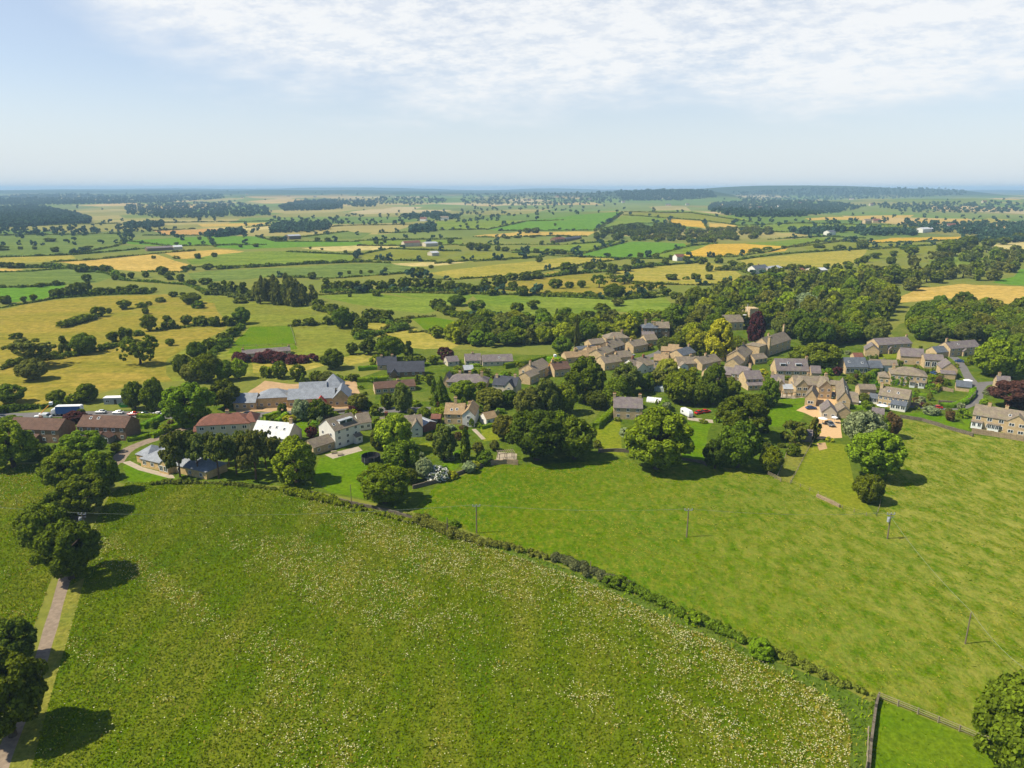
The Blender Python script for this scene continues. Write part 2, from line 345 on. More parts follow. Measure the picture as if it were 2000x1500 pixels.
# name, material, polygon in photo pixels (later ones lie over earlier ones)
P = [
 ('dry_pasture', 'valley', '-300,640 -100,610 0,604 90,588 200,578 330,574 420,592 440,640 330,700 335,745 270,750 60,800 -100,815 -320,830'),
 ('olive_pasture', 'olive', '330,574 480,576 640,600 560,625 480,632 440,632 420,592'),
 ('pasture', 'olive', '440,640 640,605 720,640 690,690 560,740 400,745 335,745 330,700'),
 ('barley_field', 'gold', '112,511 175,508 302,496 372,518 360,532 277,531 235,528 175,521'),
 ('hay_field', 'yellow', '-60,504 0,502 142,499 152,505 85,512 0,515 -60,520'),
 ('barley_field', 'gold', '-60,523 0,524 45,527 0,532 -60,534'),
 ('barley_field', 'gold', '317,493 380,490 430,487 482,491 455,497 355,506'),
 ('cereal_field', 'blue', '-60,460 0,460 250,455 262,462 232,478 0,481 -60,482'),
 ('cereal_field', 'blue', '-60,483 0,481 232,479 325,481 250,492 142,498 0,501 -60,503'),
 ('grass_ley', 'bright', '240,471 330,465 405,462 500,461 530,468 520,478 325,480 260,478'),
 ('wheat_field', 'orange', '305,451 380,448 467,446 467,453 400,459 320,459'),
 ('barley_field', 'gold', '385,438 540,434 480,441 400,443'),
 ('stubble_field', 'stubble', '395,446 470,443 560,440 520,448 468,450'),
 ('cereal_field', 'blue', '-60,533 0,532 140,522 212,535 230,540 190,552 60,561 0,562 -60,563'),
 ('grass_ley', 'bright', '-60,563 0,561 125,556 110,572 82,584 30,590 -60,592'),
 ('green_pasture', 'green', '362,508 400,500 485,492 560,490 650,493 700,505 690,511 575,516 425,521 370,516'),
 ('cereal_field', 'blue', '365,533 400,530 575,521 750,513 825,522 810,532 650,543 525,541 400,552 372,545'),
 ('stubble_field', 'stubble', '580,485 695,479 782,482 750,487 650,491 607,487'),
 ('grass_ley', 'bright', '405,463 530,470 700,472 715,478 620,481 470,487 420,483'),
 ('cereal_field', 'blue', '585,462 680,452 725,455 705,466 620,468'),
 ('green_pasture', 'green', '702,470 900,468 905,478 820,480 790,481 715,478'),
 ('stubble_field', 'stubble', '762,515 830,512 910,512 880,517 800,521'),
 ('dry_field', 'olive', '690,496 770,486 900,491 850,510 720,508'),
 ('green_pasture', 'green', '620,578 715,571 857,590 850,605 825,613 770,606 680,590 650,586'),
 ('green_pasture', 'green', '740,570 860,566 930,576 900,600 860,592'),
 ('pony_paddock', 'paddock', '487,638 565,637 577,673 450,676'),
 ('green_pasture', 'olive', '567,637 652,636 702,660 680,678 640,684 580,677'),
 ('pony_paddock', 'paddock', '450,677 577,674 582,682 468,690 448,690'),
 ('hay_field', 'yellow', '712,632 770,631 905,673 890,680 800,687 737,658'),
 ('green_pasture', 'paddock', '800,623 850,619 942,638 920,655 830,646'),
 ('green_pasture', 'green', '865,570 940,575 1067,577 1190,586 1300,580 1320,606 1160,611 1065,626 975,612 900,607 950,600 925,577'),
 ('hay_field', 'yellow', '830,533 940,520 1120,501 1225,505 1075,526 1005,541 905,546'),
 ('dry_field', 'olive', '860,511 925,491 1075,498 1000,509 925,511'),
 ('hay_field', 'valley', '935,562 1080,530 1290,545 1300,560 1200,575 1060,575'),
 ('grass_ley', 'bright', '1135,498 1225,472 1340,475 1347,480 1300,490 1267,501 1225,504'),
 ('green_pasture', 'green', '995,486 1080,480 1210,472 1135,496 1000,491'),
 ('wheat_field', 'gold', '925,461 1012,453 1165,452 1145,461 1050,460 975,464'),
 ('green_pasture', 'bright', '950,448 1020,432 1175,428 1190,432 1160,450 975,451'),
 ('green_pasture', 'green', '850,432 940,430 1015,431 945,448 860,450'),
 ('grass_ley', 'bright', '1020,431 1082,425 1210,413 1200,427 1175,428'),
 ('green_pasture', 'green', '1217,421 1305,425 1307,437 1245,436 1200,440 1180,446 1195,432'),
 ('dry_field', 'olive', '1250,415 1350,417 1440,430 1425,435 1312,426 1225,421'),
 ('green_pasture', 'green', '1250,412 1330,410 1440,424 1470,432 1440,429 1350,416'),
 ('wheat_field', 'ochre', '1307,427 1372,432 1380,446 1312,438'),
 ('wheat_field', 'gold', '1382,435 1425,437 1445,442 1387,446'),
 ('green_pasture', 'green', '1440,440 1560,436 1740,440 1690,452 1520,455 1450,448'),
 ('barley_field', 'ochre', '1322,501 1395,477 1450,476 1542,482 1525,490 1470,496 1425,500 1350,503'),
 ('green_strip', 'green', '1268,502 1347,481 1395,477 1322,501 1300,504'),
 ('olive_pasture', 'yellow', '1440,508 1540,497 1695,487 1675,511 1625,521 1462,521'),
 ('green_pasture', 'green', '1450,476 1600,463 1640,470 1550,482'),
 ('green_pasture', 'olive', '1560,482 1640,471 1830,476 1820,482 1700,487 1600,492'),
 ('green_pasture', 'olive', '1690,487 1820,482 1825,490 1770,500 1690,512'),
 ('wheat_field', 'ochre', '1690,471 1750,465 1875,462 1917,465 1825,472 1700,474'),
 ('hay_field', 'yellow', '1860,434 1945,426 1985,429 1925,437'),
 ('wheat_field', 'gold', '1575,427 1675,422 1787,420 1775,425 1675,428 1587,431'),
 ('wheat_field', 'gold', '1780,431 1890,426 1880,431 1800,433'),
 ('green_pasture', 'green', '1500,443 1760,441 1790,447 1620,455 1510,450'),
 ('barley_field', 'stubble', '1930,488 1957,475 2000,470 2100,466 2100,488 2000,487'),
 ('barley_field', 'gold', '1745,592 1765,577 1795,563 1875,555 2000,560 2150,570 2150,600 1935,592 1850,583'),
 ('grass_ley', 'bright', '1942,553 1975,540 2000,526 2150,520 2150,566 2000,558'),
 ('olive_pasture', 'olive', '1610,541 1690,532 1765,516 1752,530 1640,548'),
 ('olive_pasture', 'green', '1815,508 1897,498 1885,518 1830,522'),
 ('clearing', 'rough', '1735,650 1755,632 1812,625 1800,650 1785,668 1755,668'),
 ('hay_field', 'yellow', '1215,523 1375,512 1425,522 1462,546 1425,558 1295,556 1200,550 1190,535'),
 ('roadside_field', 'rough', '640,702 720,678 900,682 1050,695 1120,700 1120,712 1000,706 880,700 760,705 680,712'),
 ('hay_field', 'yellow', '660,700 700,690 735,694 730,705 680,714'),
 ('hay_field', 'yellow', '488,712 600,706 640,712 600,724 490,730'),
 # village ground
 ('garden_ground', 'garden', '-300,822 0,806 330,800 460,790 690,745 760,715 900,700 1120,690 1310,650 1500,640 1640,665 1740,690 1850,672 2150,690 2150,880 2000,862 1900,850 1760,816 1748,835 1740,900 1726,980 1714,1008 1640,995 1540,940 1480,922 1260,920 1050,908 960,908 880,935 800,1000 700,975 560,950 400,940 240,945 130,900 0,905 -300,930'),
 ('building_site', 'earth', '455,788 520,745 570,748 700,745 705,795 690,800 460,806'),
 ('field_margin', 'margin', '700,992 800,1004 880,1028 1000,1072 1150,1126 1350,1204 1480,1279 1650,1344 1700,1372 1640,1387 1560,1337 1450,1280 1300,1212 1150,1141 1000,1088 880,1049 820,1020 720,1000'),
 ('meadow', 'meadow', '-100,2400 -20,1900 38,1500 92,1310 137,1140 165,1060 215,965 250,943 400,943 470,948 560,955 620,967 700,990 820,1018 880,1046 1000,1085 1157,1141 1315,1215 1394,1251 1500,1302 1590,1348 1640,1383 1662,1420 1660,1500 1650,1800 1640,2400'),
 ('meadow', 'meadow', '-700,960 -300,930 0,908 130,903 190,915 150,985 130,1080 100,1130 60,1240 10,1400 -60,1600 -250,2400 -900,2400'),
 ('dry_verge', 'verge', '-60,2400 18,1500 80,1300 125,1150 166,1128 138,1230 110,1320 62,1500 0,1800 -30,2400'),
 ('pasture', 'pasture', '806,1000 850,950 960,907 1050,907 1230,897 1260,917 1370,907 1480,922 1540,940 1640,992 1712,1010 1724,980 1738,900 1746,835 1757,818 1890,848 2000,862 2300,890 2600,1200 2600,1900 2030,1490 1900,1437 1716,1363 1650,1340 1480,1275 1350,1200 1150,1122 1000,1068 880,1024'),
 ('small_paddock', 'paddock', '1716,1365 1900,1440 2030,1492 2600,1900 1700,2400 1698,1600 1704,1440'),
 ('meadow_margin', 'margin', '1640,1385 1700,1372 1712,1366 1702,1440 1696,1600 1690,2400 1640,2400 1650,1800 1660,1500 1662,1420'),
 ('mown_paddock', 'drylawn', '1588,862 1652,868 1672,960 1712,1008 1640,994 1545,944'),
 ('rough_strip', 'verge', '1545,862 1587,862 1543,944 1518,936'),
 ('lawn', 'lawn', '624,895 720,880 745,905 770,960 720,975 640,960 612,935'),
 ('lawn', 'lawn', '240,910 252,906 345,932 340,945 250,940'),
 ('lawn', 'lawn', '1490,795 1570,788 1575,815 1562,826 1548,835 1492,832'),
 ('lawn', 'lawn', '1522,780 1565,775 1572,786 1530,790'),
 ('lawn', 'lawn', '1345,822 1385,826 1375,905 1330,900'),
 ('lawn', 'drylawn', '1160,835 1210,815 1215,880 1225,893 1170,880'),
 ('lawn', 'rough', '1122,800 1180,795 1150,830 1125,820'),
 ('lawn', 'drylawn', '938,838 976,832 975,858 945,862'),
 ('lawn', 'drylawn', '815,868 848,862 850,880 825,882'),
 ('lawn', 'lawn', '865,905 900,898 895,912 878,925'),
 ('lawn', 'rough', '700,762 735,758 735,785 712,790'),
 ('lawn', 'rough', '805,768 848,765 845,785 810,785'),
 ('lawn', 'lawn', '570,822 610,822 605,848 575,850'),
 ('lawn', 'lawn', '1760,805 1830,806 1890,835 1895,846 1800,822'),
 ('lawn', 'lawn', '1870,812 1898,815 1895,836 1878,832'),
 ('lawn', 'lawn', '1682,748 1740,752 1738,762 1690,756'),
 ('lawn', 'drylawn', '1700,685 1760,690 1755,700 1700,700'),
 ('gravel_drive', 'gravel', '1560,800 1575,790 1625,762 1640,765 1622,800 1640,822 1645,855 1590,858 1600,820 1575,805'),
 ('gravel_drive', 'earth', '1595,866 1612,864 1616,876 1600,880'),
 ('parking_area', 'patio', '1345,812 1390,820 1388,826 1345,818'),
 ('patio', 'patio', '634,888 700,872 708,880 650,896'),
 ('patio', 'patio', '1530,768 1565,764 1570,776 1530,778'),
 ('patio', 'patio', '238,903 254,900 278,912 338,928 342,934 330,934 270,918'),
 ('patio', 'patio', '972,883 1010,886 1008,906 968,904'),
 ('village_square', 'road', '1225,705 1330,700 1330,716 1285,722 1215,712'),
]
RD = [('road', 'road', 7, '-200,818 0,813 110,809 220,808 330,812 420,815 480,811 560,808 690,802 760,800 840,800'),
      ('road', 'road', 5, '1580,757 1630,772 1650,765 1700,772 1760,792 1830,797 1870,797 1900,788 1912,770 1905,752 1925,748 2050,745'),
      ('lane', 'road', 4, '1905,752 1890,738 1884,722 1880,712 1872,702 1862,697'),
      ('lane', 'road', 5, '1420,728 1330,712 1290,706 1240,703 1290,690 1300,680'),
      ('drive', 'track', 4.5, '225,905 240,882 265,870 300,858 340,846 380,828'),
      ('farm_track', 'track', 2.5, '-70,1700 -20,1560 10,1470 40,1400 80,1290 105,1205 128,1125 140,1060 160,1000 200,940 225,905'),
      ('footpath', 'patio', 1.5, '925,838 938,850 945,858')]
def parse(s): return [tuple(map(float, a.split(','))) for a in s.split()]
def dens(pts, closed=True, step=14):
    o = []; n = len(pts)
    for i in range(n if closed else n - 1):
        a, b = pts[i], pts[(i + 1) % n]; k = max(1, int(math.hypot(b[0] - a[0], b[1] - a[1]) / step))
        for j in range(k): o.append((a[0] + (b[0] - a[0]) * j / k, a[1] + (b[1] - a[1]) * j / k))
    if not closed: o.append(pts[-1])
    return o
def world_line(pts, step=14):
    q = np.array(dens(pts, False, step)); return at_many(q[:, 0], q[:, 1])
polys = []                                   # (name, mat, world xy list)
for nm, mt, s in P:
    q = np.array(dens(parse(s))); w = at_many(q[:, 0], q[:, 1])
    w[:, :2] += 0.012 * w[:, 1:2] * (np.stack([noise(q[:, 0] / 25, q[:, 1] / 25), noise(q[:, 0] / 25 + 50, q[:, 1] / 25)], -1) - .5) * (w[:, 1:2] > 250)
    polys.append((nm, mt, w[:, :2]))
for nm, mt, wd, s in RD:
    w = world_line(parse(s), 10)[:, :2]
    for _ in range(2): w[1:-1] = (w[:-2] + 2 * w[1:-1] + w[2:]) / 4
    t = np.gradient(w, axis=0); t /= np.linalg.norm(t, axis=1)[:, None]; nrm = np.stack([-t[:, 1], t[:, 0]], 1)
    wob = wd / 2 + min(.5, wd * .12) * (noise(w[:, 0] / 7, w[:, 1] / 7) - .5)[:, None]
    polys.append((nm, mt, np.concatenate([w + nrm * wob, (w - nrm * wob)[::-1]])))
WORLD = {}
for nm, mt, w in polys: WORLD.setdefault(mt, []).append(w)
def inside(poly, x, y):
    c = np.zeros(len(x), bool); j = len(poly) - 1
    for i in range(len(poly)):
        xi, yi = poly[i]; xj, yj = poly[j]
        if yi != yj:
            c ^= ((yi > y) != (yj > y)) & (x < (xj - xi) * (y - yi) / (yj - yi) + xi)
        j = i
    return c
def build_ground():
    vs = []; es = []; fs = []
    for nm, mt, w in polys:
        n = len(vs); vs += [Vector(p) for p in w]; fs.append(list(range(n, n + len(w))))
    rr = [25 * (1.045 ** k) for k in range(165)]
    for i, r in enumerate(rr):
        if r > 19000: break
        fine = r > 60
        a0 = -62
        angs = list(np.arange(-60, 60.1, .8 if fine else 6)) + list(np.arange(64, 297, 6))
        for a in angs:
            a = R(a + (.4 if i % 2 else 0)); vs.append(Vector((r * math.sin(a), r * math.cos(a))))
    vs.append(Vector((0, 0)))
    v, e, f, ov, oe, of = delaunay_2d_cdt(vs, es, fs, 0, 1e-4)
    V = np.array([(p.x, p.y) for p in v]); Z = hgt(V[:, 0], V[:, 1])
    V3 = np.column_stack([V, Z])
    T = np.array([t for t in f if len(t) == 3]); cen = V[T].mean(1); own = np.full(len(T), -1)
    for i, (nm, mt, w) in enumerate(polys):
        lo, hi = w.min(0), w.max(0); m = np.where((cen >= lo).all(1) & (cen <= hi).all(1))[0]
        own[m[inside(w, cen[m, 0], cen[m, 1])]] = i
    groups = {k: T[own == k] for k in np.unique(own)}
    for k, tr in groups.items():
        nm, mt = ('ground', 'base') if k < 0 else polys[k][:2]
        T = tr; u, inv = np.unique(T, return_inverse=True)
        me = np_mesh(nm, V3[u], [inv.reshape(T.shape)], [G[mt]])
        me.polygons.foreach_set('use_smooth', [True] * len(me.polygons))
        tag(link(nm, me), kind='structure')
build_ground()
# ------------------------------------------------------------------ grass and flowers of the near meadow and pasture
def scatter(poly_list, n, rmin, rmax, keep, amax=44):
    a = R(1) * RNG.uniform(-amax, amax, n); r = np.sqrt(RNG.uniform(rmin ** 2, rmax ** 2, n))
    x = r * np.sin(a); y = r * np.cos(a); m = np.zeros(n, bool)
    for p in poly_list: m |= inside(p, x, y)
    for k in ('track', 'road') + (('verge',) if poly_list is mead else ()):
        for p in WORLD[k]: m &= ~inside(p, x, y)
    m &= keep(x, y); return x[m], y[m]
def tufts(name, x, y, hmin, hmax, wd, mats, mi, lean=.5, flat=False):
    n = len(x); z = hgt(x, y); h = RNG.uniform(hmin, hmax, n); a = RNG.uniform(0, 6.283, n); w = wd * RNG.uniform(.6, 1.4, n)
    ca, sa = np.cos(a), np.sin(a); la = RNG.uniform(0, 6.283, n); L = h * lean * RNG.uniform(.3, 1, n)
    B = np.stack([x, y, z], -1)
    if flat:
        B[:, 2] += h; e1 = np.stack([ca * w, sa * w, RNG.uniform(-.3, .3, n) * w], -1); e2 = np.stack([-sa * w, ca * w, RNG.uniform(-.3, .3, n) * w], -1)
        V = np.stack([B - e1 - e2, B + e1 - e2, B + e1 + e2, B - e1 + e2], 1)
    else:
        e = np.stack([ca * w, sa * w, 0 * w], -1); t = np.stack([np.cos(la) * L, np.sin(la) * L, h], -1); B[:, 2] -= .05
        V = np.stack([B - e * .6, B + e * .6, B + t + e, B + t - e], 1)
    me = np_mesh(name, V.reshape(-1, 3), [np.arange(4 * n).reshape(n, 4)], mats, mi(x, y) if mi else None)
    return tag(link(name, me), kind='stuff')
gm = [leaf_mat('grass_green', (.14, .22, .003), .35, .02, .35), leaf_mat('grass_straw', (.33, .31, .035), .3, .02, .35), leaf_mat('grass_dark', (.105, .18, .002), .35, .02, .35)]
fm = [leaf_mat('flower_cream', (.56, .52, .2), .2, .02, .3), leaf_mat('flower_white', (.7, .69, .42), .2, .02, .3)]
mead = WORLD['meadow']; past = WORLD['pasture'] + WORLD['paddock'][-1:]
def streaks(x, y):                           # flower drifts run along the mowing direction
    u = x * .80 - y * .60; v = x * .60 + y * .80
    edge = np.exp(-np.maximum(0, 8 - .0 * u) * 0) * 0
    return .7 * fbm(v / 11 + 3, u / 60 + 9, 3) + .3 * fbm(x / 4 + 31, y / 4 + 17, 2)
right_edge = np.array([at(a, b)[:2] for a, b in ((820, 1020), (1000, 1086), (1300, 1209), (1560, 1335), (1640, 1400), (1640, 1500))])
def edge_dist(x, y):
    d = np.full(len(x), 1e9)
    for a, b in zip(right_edge[:-1], right_edge[1:]):
        ab = b - a; t = np.clip(((x - a[0]) * ab[0] + (y - a[1]) * ab[1]) / (ab @ ab), 0, 1)
        d = np.minimum(d, np.hypot(x - a[0] - t * ab[0], y - a[1] - t * ab[1]))
    return d
x, y = scatter(mead, 560000, 88, 300, lambda x, y: RNG.random(len(x)) < np.clip(170 / np.hypot(x, y), .35, 1))
tufts('meadow_grass', x, y, .15, .38, .115, gm, lambda x, y: np.where(RNG.random(len(x)) < np.clip((streaks(x, y) - .46) * 2.6 + .6 * np.exp(-edge_dist(x, y) / 8), .05, .65), 1, np.where(RNG.random(len(x)) < .3, 2, 0)), lean=1.3)
def fl(x, y):
    s = np.clip((streaks(x, y) - .475) * 7.5, 0.06, 1) * np.clip(.6 + (x + 20) / 130, .5, 1) + .7 * np.exp(-edge_dist(x, y) / 9)
    s = s * np.where(inside(mead[1], x, y), .22, 1)
    s = s * np.clip((noise(x / .9 + 7, y / .9) * .6 + noise(x / .4, y / .4 + 3) * .4 - .36) * 6, .05, 1)
    return RNG.random(len(x)) < s
x, y = scatter(mead, 560000, 88, 300, fl)
tufts('meadow_flowers', x, y, .35, .65, .07, fm, lambda x, y: (RNG.random(len(x)) < .4).astype(int), flat=True)
x, y = scatter(past, 260000, 100, 300, lambda x, y: RNG.random(len(x)) < np.clip((fbm(x / 9 + 5, y / 5 + 2, 3) - .36) * 3, .08, .8))
tufts('pasture_grass', x, y, .06, .16, .2, gm, lambda x, y: np.where(fbm(x / 7 + 60, y / 4 + 20, 3) + .1 * RNG.standard_normal(len(x)) > .53, 1, np.where(RNG.random(len(x)) < .06, 2, 0)), lean=2.2)
x, y = scatter(past, 9000, 100, 300, lambda x, y: RNG.random(len(x)) < np.clip((fbm(x / 14 + 15, y / 9 + 2, 3) - .42) * 4, .05, 1))
tufts('pasture_tussocks', x, y, .12, .3, .26, [gm[2]], None, lean=1.2)
x, y = scatter(WORLD['margin'], 150000, 88, 260, lambda x, y: RNG.random(len(x)) < .8)
tufts('margin_grass', x, y, .25, .7, .11, gm, lambda x, y: np.where(RNG.random(len(x)) < .22, 1, np.where(RNG.random(len(x)) < .35, 2, 0)), lean=1.0)
# ------------------------------------------------------------------ trees: prototypes
ICO_V, ICO_F = [], []
def _ico():
    t = (1 + 5 ** .5) / 2
    v = [(-1, t, 0), (1, t, 0), (-1, -t, 0), (1, -t, 0), (0, -1, t), (0, 1, t), (0, -1, -t), (0, 1, -t), (t, 0, -1), (t, 0, 1), (-t, 0, -1), (-t, 0, 1)]
    f = [(0, 11, 5), (0, 5, 1), (0, 1, 7), (0, 7, 10), (0, 10, 11), (1, 5, 9), (5, 11, 4), (11, 10, 2), (10, 7, 6), (7, 1, 8), (3, 9, 4), (3, 4, 2), (3, 2, 6), (3, 6, 8), (3, 8, 9), (4, 9, 5), (2, 4, 11), (6, 2, 10), (8, 6, 7), (9, 8, 1)]
    v = np.array(v, float); return v / np.linalg.norm(v, axis=1)[:, None], np.array(f)
ICO_V, ICO_F = _ico()
def unit(n, rg):
    d = rg.standard_normal((n, 3)); return d / np.linalg.norm(d, axis=1)[:, None]
def leafmass(C, Rr, nleaf, size, rg, up=.3, core=.66, center=None, hang=0):
    """leaf quads over the outer faces of many small lobes, a lumpy core inside each lobe"""
    w = Rr ** 2 / (Rr ** 2).sum(); k = rg.choice(len(C), nleaf, p=w); d = unit(nleaf, rg)
    c0 = center if center is not None else C.mean(0)
    o = C[k] - c0; o /= np.linalg.norm(o, axis=1)[:, None] + 1e-6
    bad = (d * o).sum(1) < -.25; d[bad] *= -1
    p = C[k] + d * Rr[k][:, None] * rg.uniform(.8, 1.12, nleaf)[:, None]
    nrm = d + .8 * unit(nleaf, rg); nrm[:, 2] += up; nrm /= np.linalg.norm(nrm, axis=1)[:, None]
    a = np.cross(nrm, unit(nleaf, rg)); a /= np.linalg.norm(a, axis=1)[:, None]; b = np.cross(nrm, a)
    if hang: b = b * .35; a[:, 2] -= hang; 
    s = (size * rg.uniform(.55, 1.3, nleaf))[:, None]
    V = np.stack([p - a * s - b * s * .7, p + a * s - b * s * .5, p + a * s * .8 + b * s, p - a * s * .9 + b * s * .8], 1).reshape(-1, 3)
    Fq = [np.arange(4 * nleaf).reshape(-1, 4)]
    if core:
        cv = (C[:, None, :] + ICO_V[None] * (Rr[:, None, None] * core * rg.uniform(.8, 1.1, (len(C), 12, 1)))).reshape(-1, 3)
        cf = (np.arange(len(C))[:, None, None] * 12 + ICO_F[None]).reshape(-1, 3) + len(V)
        V = np.concatenate([V, cv]); Fq.append(cf)
    return V, Fq
def lobes(kind, n, rg):
    """lobe centres and radii of a crown 10 m across; z from the ground"""
    C = []; Rr = []
    if kind == 'o':                                   # broad round tree, 10 high
        for _ in range(n):
            d = unit(1, rg)[0]; q = rg.uniform(.5, 1) ** .5
            C.append((d[0] * 4.0 * q, d[1] * 4.0 * q, 5.4 + d[2] * (3.7 if d[2] > 0 else 3.9) * q)); Rr.append(rg.uniform(.8, 1.45))
    elif kind == 'p':                                 # spreading parkland tree with clear stem and gaps
        m = max(6, n // 7)
        for _ in range(m):
            d = unit(1, rg)[0]; d[2] = rg.uniform(-.6, 1) * (1 if d[0] ** 2 + d[1] ** 2 > .3 else .9)
            c = np.array([d[0] * 3.9, d[1] * 3.9, 5.3 + d[2] * 3.6])
            for _ in range(n // m + 1):
                C.append(c + rg.standard_normal(3) * (.95, .95, .6)); Rr.append(rg.uniform(.55, 1.0))
    elif kind == 't':                                 # tall upright tree
        for _ in range(n):
            z = rg.uniform(.12, 1); r = (1.0 - abs(z - .45) ** 1.7 * 1.9) * 4.0 * rg.uniform(.55, 1); a = rg.uniform(0, 6.283)
            C.append((r * math.cos(a), r * math.sin(a), .6 + z * 8.6)); Rr.append(rg.uniform(.8, 1.35))
    elif kind == 'c':                                 # conifer cone
        for _ in range(n):
            z = rg.uniform(0, 1) ** 1.25; r = (1 - z) * 4.2 * rg.uniform(.6, 1.05) + .1; a = rg.uniform(0, 6.283)
            C.append((r * math.cos(a), r * math.sin(a), .6 + z * 8.9)); Rr.append(.5 + .75 * (1 - z))
    elif kind == 'f':                                 # flame-shaped poplar
        for _ in range(n):
            z = rg.uniform(0, 1); r = (math.sin(min(1, z * 1.6 + .25) * 1.57) * (1 - z ** 3)) * 3.6 * rg.uniform(.5, 1); a = rg.uniform(0, 6.283)
            C.append((r * math.cos(a), r * math.sin(a), .4 + z * 9.2)); Rr.append(rg.uniform(.7, 1.2))
    elif kind == 'n':                                 # pine: flat clumps high on a bare stem
        m = max(6, n // 5)
        for _ in range(m):
            z = rg.uniform(.42, 1); r = 3.6 * (1.15 - z * .75) * rg.uniform(.3, 1); a = rg.uniform(0, 6.283)
            for _ in range(n // m + 1):
                C.append((r * math.cos(a) + rg.normal() * .9, r * math.sin(a) + rg.normal() * .9, 9.2 * z + rg.normal() * .28)); Rr.append(rg.uniform(.45, .9))
    elif kind == 'w':                                 # weeping dome
        for _ in range(n):
            a = rg.uniform(0, 6.283); q = rg.uniform(0, 1) ** .5; r = 4.3 * q
            C.append((r * math.cos(a), r * math.sin(a), 1.2 + (8.0 * (1 - q ** 2) ** .5) * rg.uniform(.6, 1))); Rr.append(rg.uniform(.7, 1.2))
    else:                                             # 'b' bush, leaves to the ground
        for _ in range(n):
            d = unit(1, rg)[0]; q = rg.uniform(.5, 1) ** .5
            C.append((d[0] * 4.1 * q, d[1] * 4.1 * q, max(.6, 3.6 + d[2] * 5 * q))); Rr.append(rg.uniform(.9, 1.6))
    return np.array(C), np.array(Rr)
PROTO = {}
NV = {3: 2, 0: 3, 1: 3, 2: 3}
def trunk_mesh(kind, rg):
    m = MB(); h = {'o': 6, 'p': 6.5, 't': 7, 'c': 8.5, 'f': 7, 'n': 9, 'w': 6, 'b': 3}[kind]; r0 = {'n': .26, 'b': .2, 'c': .3}.get(kind, .42)
    lean = rg.normal(size=2) * .25
    pts = [(0, 0, -.8), (0, 0, .2), (lean[0] * .4, lean[1] * .4, h * .35), (lean[0], lean[1], h * .7), (lean[0] * 1.3, lean[1] * 1.3, h)]
    m.tube(pts, [r0 * 1.5, r0 * 1.1, r0 * .8, r0 * .5, r0 * .15], 7)
    for k in range(6 if kind not in 'cf' else 3):
        a = k * 1.1 + rg.uniform(0, .6); z = h * rg.uniform(.32, .75); L = 3.2 * rg.uniform(.6, 1.1) * (.5 if kind in 'nf' else 1)
        p0 = (lean[0] * z / h, lean[1] * z / h, z)
        m.tube([p0, (p0[0] + math.cos(a) * L * .5, p0[1] + math.sin(a) * L * .5, z + L * .35), (p0[0] + math.cos(a) * L, p0[1] + math.sin(a) * L, z + L * .75)], [r0 * .42, r0 * .28, r0 * .08], 5)
    return m
LODS = {3: (115, 16000, .165), 0: (120, 9000, .22), 1: (60, 2000, .42), 2: (22, 330, .9)}
SHR = {3: .97, 0: .97, 1: .98, 2: .95}
LSC = {3: .7, 0: .8, 1: .85, 2: 1.05}
def proto(kind, lod):
    key = (kind, lod)
    if key in PROTO: return PROTO[key]
    L = []
    for i in range(NV[lod]):
        rg = np.random.default_rng(100 + ord(kind) * 10 + i + lod * 1000)
        n, nl, s = LODS[lod]
        if kind == 'n': nl = int(nl * .8); n = int(n * .8)
        C, Rr = lobes(kind, n, rg); C = C * SHR[lod]
        Rr = Rr * LSC[lod]
        V, Fq = leafmass(C, Rr, nl, s, rg, core=.5 if kind == 'n' or lod == 3 else .74, center=np.array([0, 0, 4.5]), hang=.9 if kind == 'w' else 0)
        tm = trunk_mesh(kind, rg)
        if lod == 2:                                  # one mesh: too small to show its parts
            tv = np.array(tm.v, float); n0 = len(V); V = np.concatenate([V, tv])
            q = [f for f in tm.f if len(f) == 4]; Fq2 = Fq + [np.array(q) + n0]
            mi = np.concatenate([np.zeros(sum(len(f) for f in Fq)), np.ones(len(q))])
            crown = np_mesh('tree', V, Fq2, [M['leaf_m'], M['bark']], mi); tr = None
        else:
            crown = np_mesh('crown', V, Fq, [M['leaf_m']]); tr = tm.mesh('trunk', M['pinebark'] if kind == 'n' else M['bark'])
        L.append((crown, tr))
    PROTO[key] = L; return L
KN = dict(o='broadleaf_tree', p='parkland_tree', t='broadleaf_tree', c='conifer', f='poplar', n='pine_tree', w='willow', b='bush')
CATN = dict(b='bush')
REQ = []
def tree_at(Pw, wm, hm, kind, tone, label, group=None, pxw=20, name=None, leaf=None):
    REQ.append((pxw, Pw, wm, hm, kind, leaf or 'leaf_' + tone, label, group, name or KN[kind], random.uniform(.96, 1.04), random.uniform(0, 6.28), random.random()))
